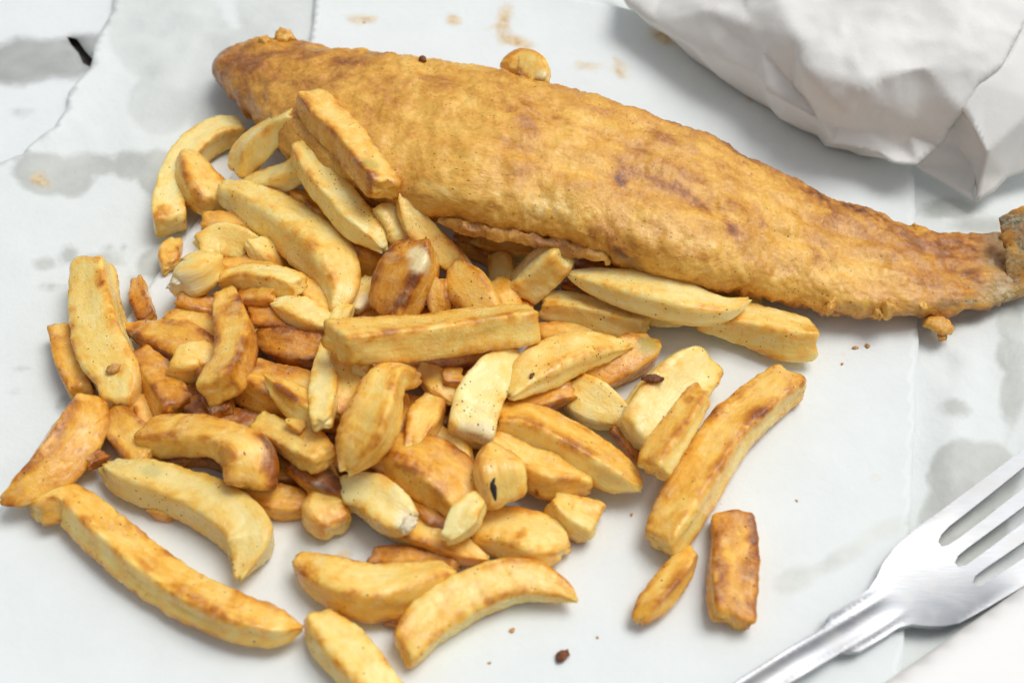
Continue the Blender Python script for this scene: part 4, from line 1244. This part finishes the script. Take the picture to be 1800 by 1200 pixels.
    bmesh.ops.triangulate(bm, faces=bm.faces[:])
    for _ in range(4):
        bmesh.ops.subdivide_edges(bm, edges=[e for e in bm.edges if e.calc_length() > 0.0022], cuts=1)
        bmesh.ops.triangulate(bm, faces=bm.faces[:])
    bmesh.ops.smooth_vert(bm, verts=bm.verts[:], factor=0.25, use_axis_x=True, use_axis_y=True, use_axis_z=True)
    bmesh.ops.recalc_face_normals(bm, faces=bm.faces[:])
    bm.normal_update()
    P = np.array([v.co[:] for v in bm.verts])
    Nn = np.array([v.normal[:] for v in bm.verts])
    q = P * 34
    q = q + 0.5 * np.stack([perlin(q + 3), perlin(q + 7), perlin(q + 13)], -1)
    cr = (0.45 - np.abs(perlin(q))) * 0.0022 + (0.4 - np.abs(perlin(q * 2.3 + 5))) * 0.0013 + (0.4 - np.abs(perlin(q * 5.1 + 2))) * 0.0004 + 0.00025 * fbm(P * 260, 2)
    cr *= 0.6
    fc = np.random.default_rng(12)
    lo_, hi_ = P.min(0), P.max(0)
    for cnt, amp in ((70, 0.16), (260, 0.12)):            # flat facets meeting in sharp creases
        pt = lo_ + fc.random((cnt, 3)) * (hi_ - lo_)
        dm = np.full(len(P), 9.0)
        for p_ in pt:
            dm = np.minimum(dm, np.linalg.norm(P - p_, axis=1))
        cr += (dm - dm.mean()) * amp
    cr *= smooth(0.004, 0.012, P[:, 2])
    P2 = P + Nn * cr[:, None]
    for v, p in zip(bm.verts, P2):
        v.co = p
    bmesh.ops.smooth_vert(bm, verts=bm.verts[:], factor=0.18, use_axis_x=True, use_axis_y=True, use_axis_z=True)
    me = bpy.data.meshes.new("paper_shell")
    bm.to_mesh(me)
    n = len(me.vertices)
    bm.free()
    gp = np.array([v.co[:] for v in me.vertices])
    scr = proj(gp)
    g = np.maximum(0.5 - np.hypot((scr[:, 0] - 1600) / 130, (scr[:, 1] - 215) / 70), -1)
    for k, arr in (("grease", g), ("gstr", np.full(n, .7)), ("oil", np.full(n, -3.))):
        a = me.attributes.new(k, 'FLOAT', 'POINT')
        a.data.foreach_set('value', arr.astype(np.float32))
    me.polygons.foreach_set('use_smooth', [True] * len(me.polygons))
    me.materials.append(M_BAG)
    root = bpy.data.objects.new("paper_bag", None)
    COL.objects.link(root)
    sh = bpy.data.objects.new("paper_shell", me)
    COL.objects.link(sh)
    sh.parent = root
    tag(root, "crumpled white paper bag folded over at its open end", "bag")

    # folded-over mouth of the bag: two stiff flaps meeting at a point
    def flap(pts, tris, nm, thick=0.0006, amp=0.0008):
        a = np.array(pts, float)
        a[:, 2] = np.where(a[:, 2] < 3.2, a[:, 2], 3.2 + (a[:, 2] - 3.2) * 0.5)
        w = unproj(a[:, 0], a[:, 1], a[:, 2] * .01)
        b = bmesh.new()
        vs_ = [b.verts.new(p) for p in w]
        for t in tris:
            b.faces.new([vs_[k] for k in t])
        bmesh.ops.triangulate(b, faces=b.faces[:])
        for _ in range(4):
            bmesh.ops.subdivide_edges(b, edges=[e for e in b.edges if e.calc_length() > 0.0024], cuts=1)
            bmesh.ops.triangulate(b, faces=b.faces[:])
        bmesh.ops.smooth_vert(b, verts=[v for v in b.verts if not v.is_boundary], factor=0.5, use_axis_x=True, use_axis_y=True, use_axis_z=True)
        bmesh.ops.recalc_face_normals(b, faces=b.faces[:])
        if sum(f.normal.z + -f.normal.y for f in b.faces) < 0:
            bmesh.ops.reverse_faces(b, faces=b.faces[:])
        b.normal_update()
        for v in b.verts:
            p = np.array(v.co[:])
            v.co += v.normal * float(amp * (perlin(p[None] * 45)[0] + 0.5 * (0.4 - abs(perlin(p[None] * 90 + 3)[0]))))
        bmesh.ops.solidify(b, geom=b.faces[:], thickness=thick)
        for v in b.verts:
            v.co.z = max(v.co.z, GROUND + .0003)
        m = bpy.data.meshes.new(nm)
        b.to_mesh(m)
        b.free()
        for k in ("grease", "oil"):
            at = m.attributes.new(k, 'FLOAT', 'POINT')
            at.data.foreach_set('value', np.full(len(m.vertices), -3., np.float32))
        m.polygons.foreach_set('use_smooth', [True] * len(m.polygons))
        m.materials.append(M_BAG)
        o = bpy.data.objects.new(nm, m)
        COL.objects.link(o)
        o.parent = root
        return o
    flap([(1606, 290, .75), (1646, 252, 1.5), (1690, 205, 2.4), (1712, 354, .55), (1702, 300, .9), (1716, 250, 1.5)], [(0, 1, 4, 3), (1, 2, 5, 4), (4, 5, 3)], "lower_fold")
    flap([(1690, 190, 3.1), (1722, 145, 3.9), (1768, 106, 4.4), (1800, 45, 5.0), (1860, -40, 5.6), (1714, 228, 2.7), (1735, 268, 2.2), (1724, 310, 1.3), (1715, 355, .6), (1748, 336, .7), (1772, 312, .9),
          (1830, 292, 1.0), (1960, 260, 1.2), (1830, 180, 3.0), (1960, 60, 4.5)],
         [(0, 1, 5), (1, 6, 5), (1, 2, 13, 6), (2, 3, 13), (3, 4, 14, 13), (6, 10, 9, 7), (7, 9, 8), (6, 13, 11, 10), (13, 14, 12, 11)], "mouth_flap")
    flap([(1690, 190, 2.9), (1714, 228, 2.5), (1735, 268, 2.0), (1722, 340, .7), (1700, 290, .9), (1665, 255, 1.2), (1660, 230, 1.6)], [(0, 1, 5, 6), (1, 2, 4, 5), (2, 3, 4)], "inner_fold")
    # origin at the base
    base = np.mean([np.array(v.co[:]) for v in me.vertices], axis=0)
    base[2] = 0.004
    root.location = Vector(base)
    for c in [o for o in bpy.data.objects if o.parent == root]:
        c.matrix_parent_inverse = Matrix.Translation(-Vector(base))
build_bag()

# ------------------------------------------------------------------ fork
def build_fork():
    ol = [(1250, 1236), (1300, 1201), (1380, 1150), (1433, 1116), (1452, 1101), (1450, 1094), (1457, 1081), (1496, 1056), (1527, 1035), (1541, 1014), (1552, 990), (1573, 962), (1608, 929),
          (1685, 874), (1800, 797), (1985, 672), (1992, 676), (1990, 690),
          (1800, 827), (1671, 921), (1655, 937), (1650, 949), (1656, 957), (1667, 955), (1685, 944),
          (1800, 862), (1995, 722), (2002, 726), (2000, 738),
          (1800, 893), (1704, 958), (1686, 972), (1680, 984), (1687, 992), (1698, 990), (1716, 978),
          (1800, 920), (2005, 772), (2012, 776), (2008, 788),
          (1800, 953), (1735, 994), (1716, 1008), (1711, 1020), (1718, 1027), (1730, 1025), (1748, 1013),
          (1800, 980), (2016, 826), (2022, 832), (2016, 848),
          (1800, 1028), (1741, 1064), (1685, 1096), (1660, 1101), (1636, 1101), (1604, 1097), (1580, 1102), (1559, 1116), (1510, 1147), (1490, 1150), (1478, 1149), (1440, 1176), (1395, 1203), (1340, 1236), (1270, 1276)]
    ol = np.array(ol, float)
    z0 = 0.0065
    W = unproj(ol[:, 0], ol[:, 1], np.full(len(ol), z0))[:, :2]
    W = densify(W, 0.0007)
    tw_ = np.roll(W, -1, 0) - np.roll(W, 1, 0)
    tw_ /= np.linalg.norm(tw_, axis=1)[:, None] + 1e-12
    inn = np.column_stack([-tw_[:, 1], tw_[:, 0]])
    if not pip(W[:1] + inn[:1] * 2e-4, W)[0]:
        inn = -inn
    P, F = fill_polygon(W, 0.0009, ring=W + inn * 0.00045)
    ax0 = unproj(np.array(1322.), np.array(1222.), np.array(z0))[:2]
    ax1 = unproj(np.array(1690.), np.array(985.), np.array(z0))[:2]
    d = (ax1 - ax0) / np.linalg.norm(ax1 - ax0)
    nrm = np.array([-d[1], d[0]])
    s, c = (P - ax0) @ d, (P - ax0) @ nrm
    sh = float((unproj(np.array(1545.), np.array(1075.), np.array(z0))[:2] - ax0) @ d)     # shoulder
    rt = float((unproj(np.array(1690.), np.array(985.), np.array(z0))[:2] - ax0) @ d)      # root of the tines
    # side view: shoulder low, root of tines lowest, tips up, handle arching up
    prof = 0.0050 + 0.0030 * smooth(sh - .002, sh - .03, s) - 0.0012 * np.exp(-((s - rt + .004) / .014) ** 2) + 0.0045 * smooth(rt, rt + .05, s) ** 1.4
    head = smooth(sh - .004, sh + .008, s)
    dish = head * smooth(rt + .012, rt - .004, s) * 0.0011 * (np.clip(c / .012, -1, 1) ** 2)
    edge = seg_dist(P, W)
    hz = 1 - head
    rib = hz * (0.0005 * np.exp(-(c / .0022) ** 2) + 0.00025 * np.exp(-((np.abs(c) - .0042) / .0007) ** 2) - 0.0003 * np.exp(-((np.abs(c) - .0030) / .0007) ** 2))
    rim = 0 * edge
    prof = prof + 0.0016
    z = prof + dish + rib + rim
    th = 0.0013
    n = len(P)
    V = np.vstack([np.column_stack([P, z]), np.column_stack([P, np.maximum(prof + dish - th - rim * 1.0, 0.0034)])])
    faces = [tuple(f) for f in F] + [tuple(f[::-1] + n) for f in F]
    ed = {}
    for f in F:
        for k in range(3):
            ed[(f[k], f[(k + 1) % 3])] = 1
    bnd = [(a, b) for (a, b) in ed if (b, a) not in ed]
    bi = {a: k for k, (a, b) in enumerate(bnd)}
    nb_ = len(bnd)
    order = np.array([a for a, b in bnd])
    V = np.vstack([V, V[order], V[order + n]])            # the walls have their own vertices: a sharp stamped edge
    for (a, b) in bnd:
        faces.append((2 * n + bi[b], 2 * n + bi[a], 2 * n + nb_ + bi[a], 2 * n + nb_ + bi[b]))
    # split into handle, head and tines
    root = bpy.data.objects.new("fork", None)
    COL.objects.link(root)
    sV = np.concatenate([s, s, s[order], s[order]]); cV = np.concatenate([c, c, c[order], c[order]])
    cut = rt + 0.0075
    cents = np.array([[np.mean(sV[list(f)]), np.mean(cV[list(f)])] for f in faces])
    scr = proj(np.array([V[list(f)].mean(0) for f in faces]))
    groups = {"handle": [], "head": [], "t0": [], "t1": [], "t2": [], "t3": []}
    tin = np.array([[(1800, 812)], [(1800, 878)], [(1800, 936)], [(1800, 1004)]])[:, 0]
    tw = (unproj(tin[:, 0].astype(float), tin[:, 1].astype(float), np.full(4, z0))[:, :2] - ax0) @ nrm
    for k, f in enumerate(faces):
        if cents[k, 0] > cut:
            groups["t%d" % int(np.abs(tw - cents[k, 1]).argmin())].append(f)
        elif cents[k, 0] < sh - .006:
            groups["handle"].append(f)
        else:
            groups["head"].append(f)
    base = V.mean(0); base[2] = V[:, 2].min()
    root.location = Vector(base)
    for nm, fl in groups.items():
        idx = sorted({i for f in fl for i in f})
        mp = {i: k for k, i in enumerate(idx)}
        o = link_mesh(nm if nm[0] == 'h' else "tine", V[idx], [tuple(mp[i] for i in f) for f in fl], M_STEEL)
        o.parent = root
        o.matrix_parent_inverse = Matrix.Translation(-Vector(base))
    tag(root, "four-tined stainless steel fork resting on the paper", "fork")
build_fork()

# ------------------------------------------------------------------ folded napkin by the fork
def build_napkin():
    ol = np.array([(1440, 1272), (1545, 1198), (1800, 1022), (2050, 850), (2350, 1180), (1900, 1480), (1560, 1420)], float)
    z1 = 0.0105
    W = densify(unproj(ol[:, 0], ol[:, 1], np.full(len(ol), z1))[:, :2], 0.003)
    P, F = fill_polygon(W, 0.004)
    e = seg_dist(P, W)
    wav = 0.0006 * fbm(np.column_stack([P * 18, np.zeros(len(P))]), 2)
    R = 0.0032
    roundz = np.where(e < R, R - np.sqrt(np.clip(R * R - (R - e) ** 2, 0, None)), 0)
    zt = z1 - roundz + wav * smooth(0, .02, e)
    zb2 = np.full(len(P), 0.0040) + np.where(e < R, 0.5 * roundz, 0)
    n = len(P)
    V = np.vstack([np.column_stack([P, zt]), np.column_stack([P, zb2])])
    faces = [tuple(f) for f in F] + [tuple(f[::-1] + n) for f in F]
    ed = {}
    for f in F:
        for k in range(3):
            ed[(f[k], f[(k + 1) % 3])] = 1
    for (a, b) in ed:
        if (b, a) not in ed:
            faces.append((b, a, a + n, b + n))
    o = link_mesh("napkin", V, faces, M_NAPKIN)
    b = V.mean(0); b[2] = V[:, 2].min()
    recenter(o, b)
    tag(o, "folded plain white napkin lying along the side of the fork", "napkin")
build_napkin()
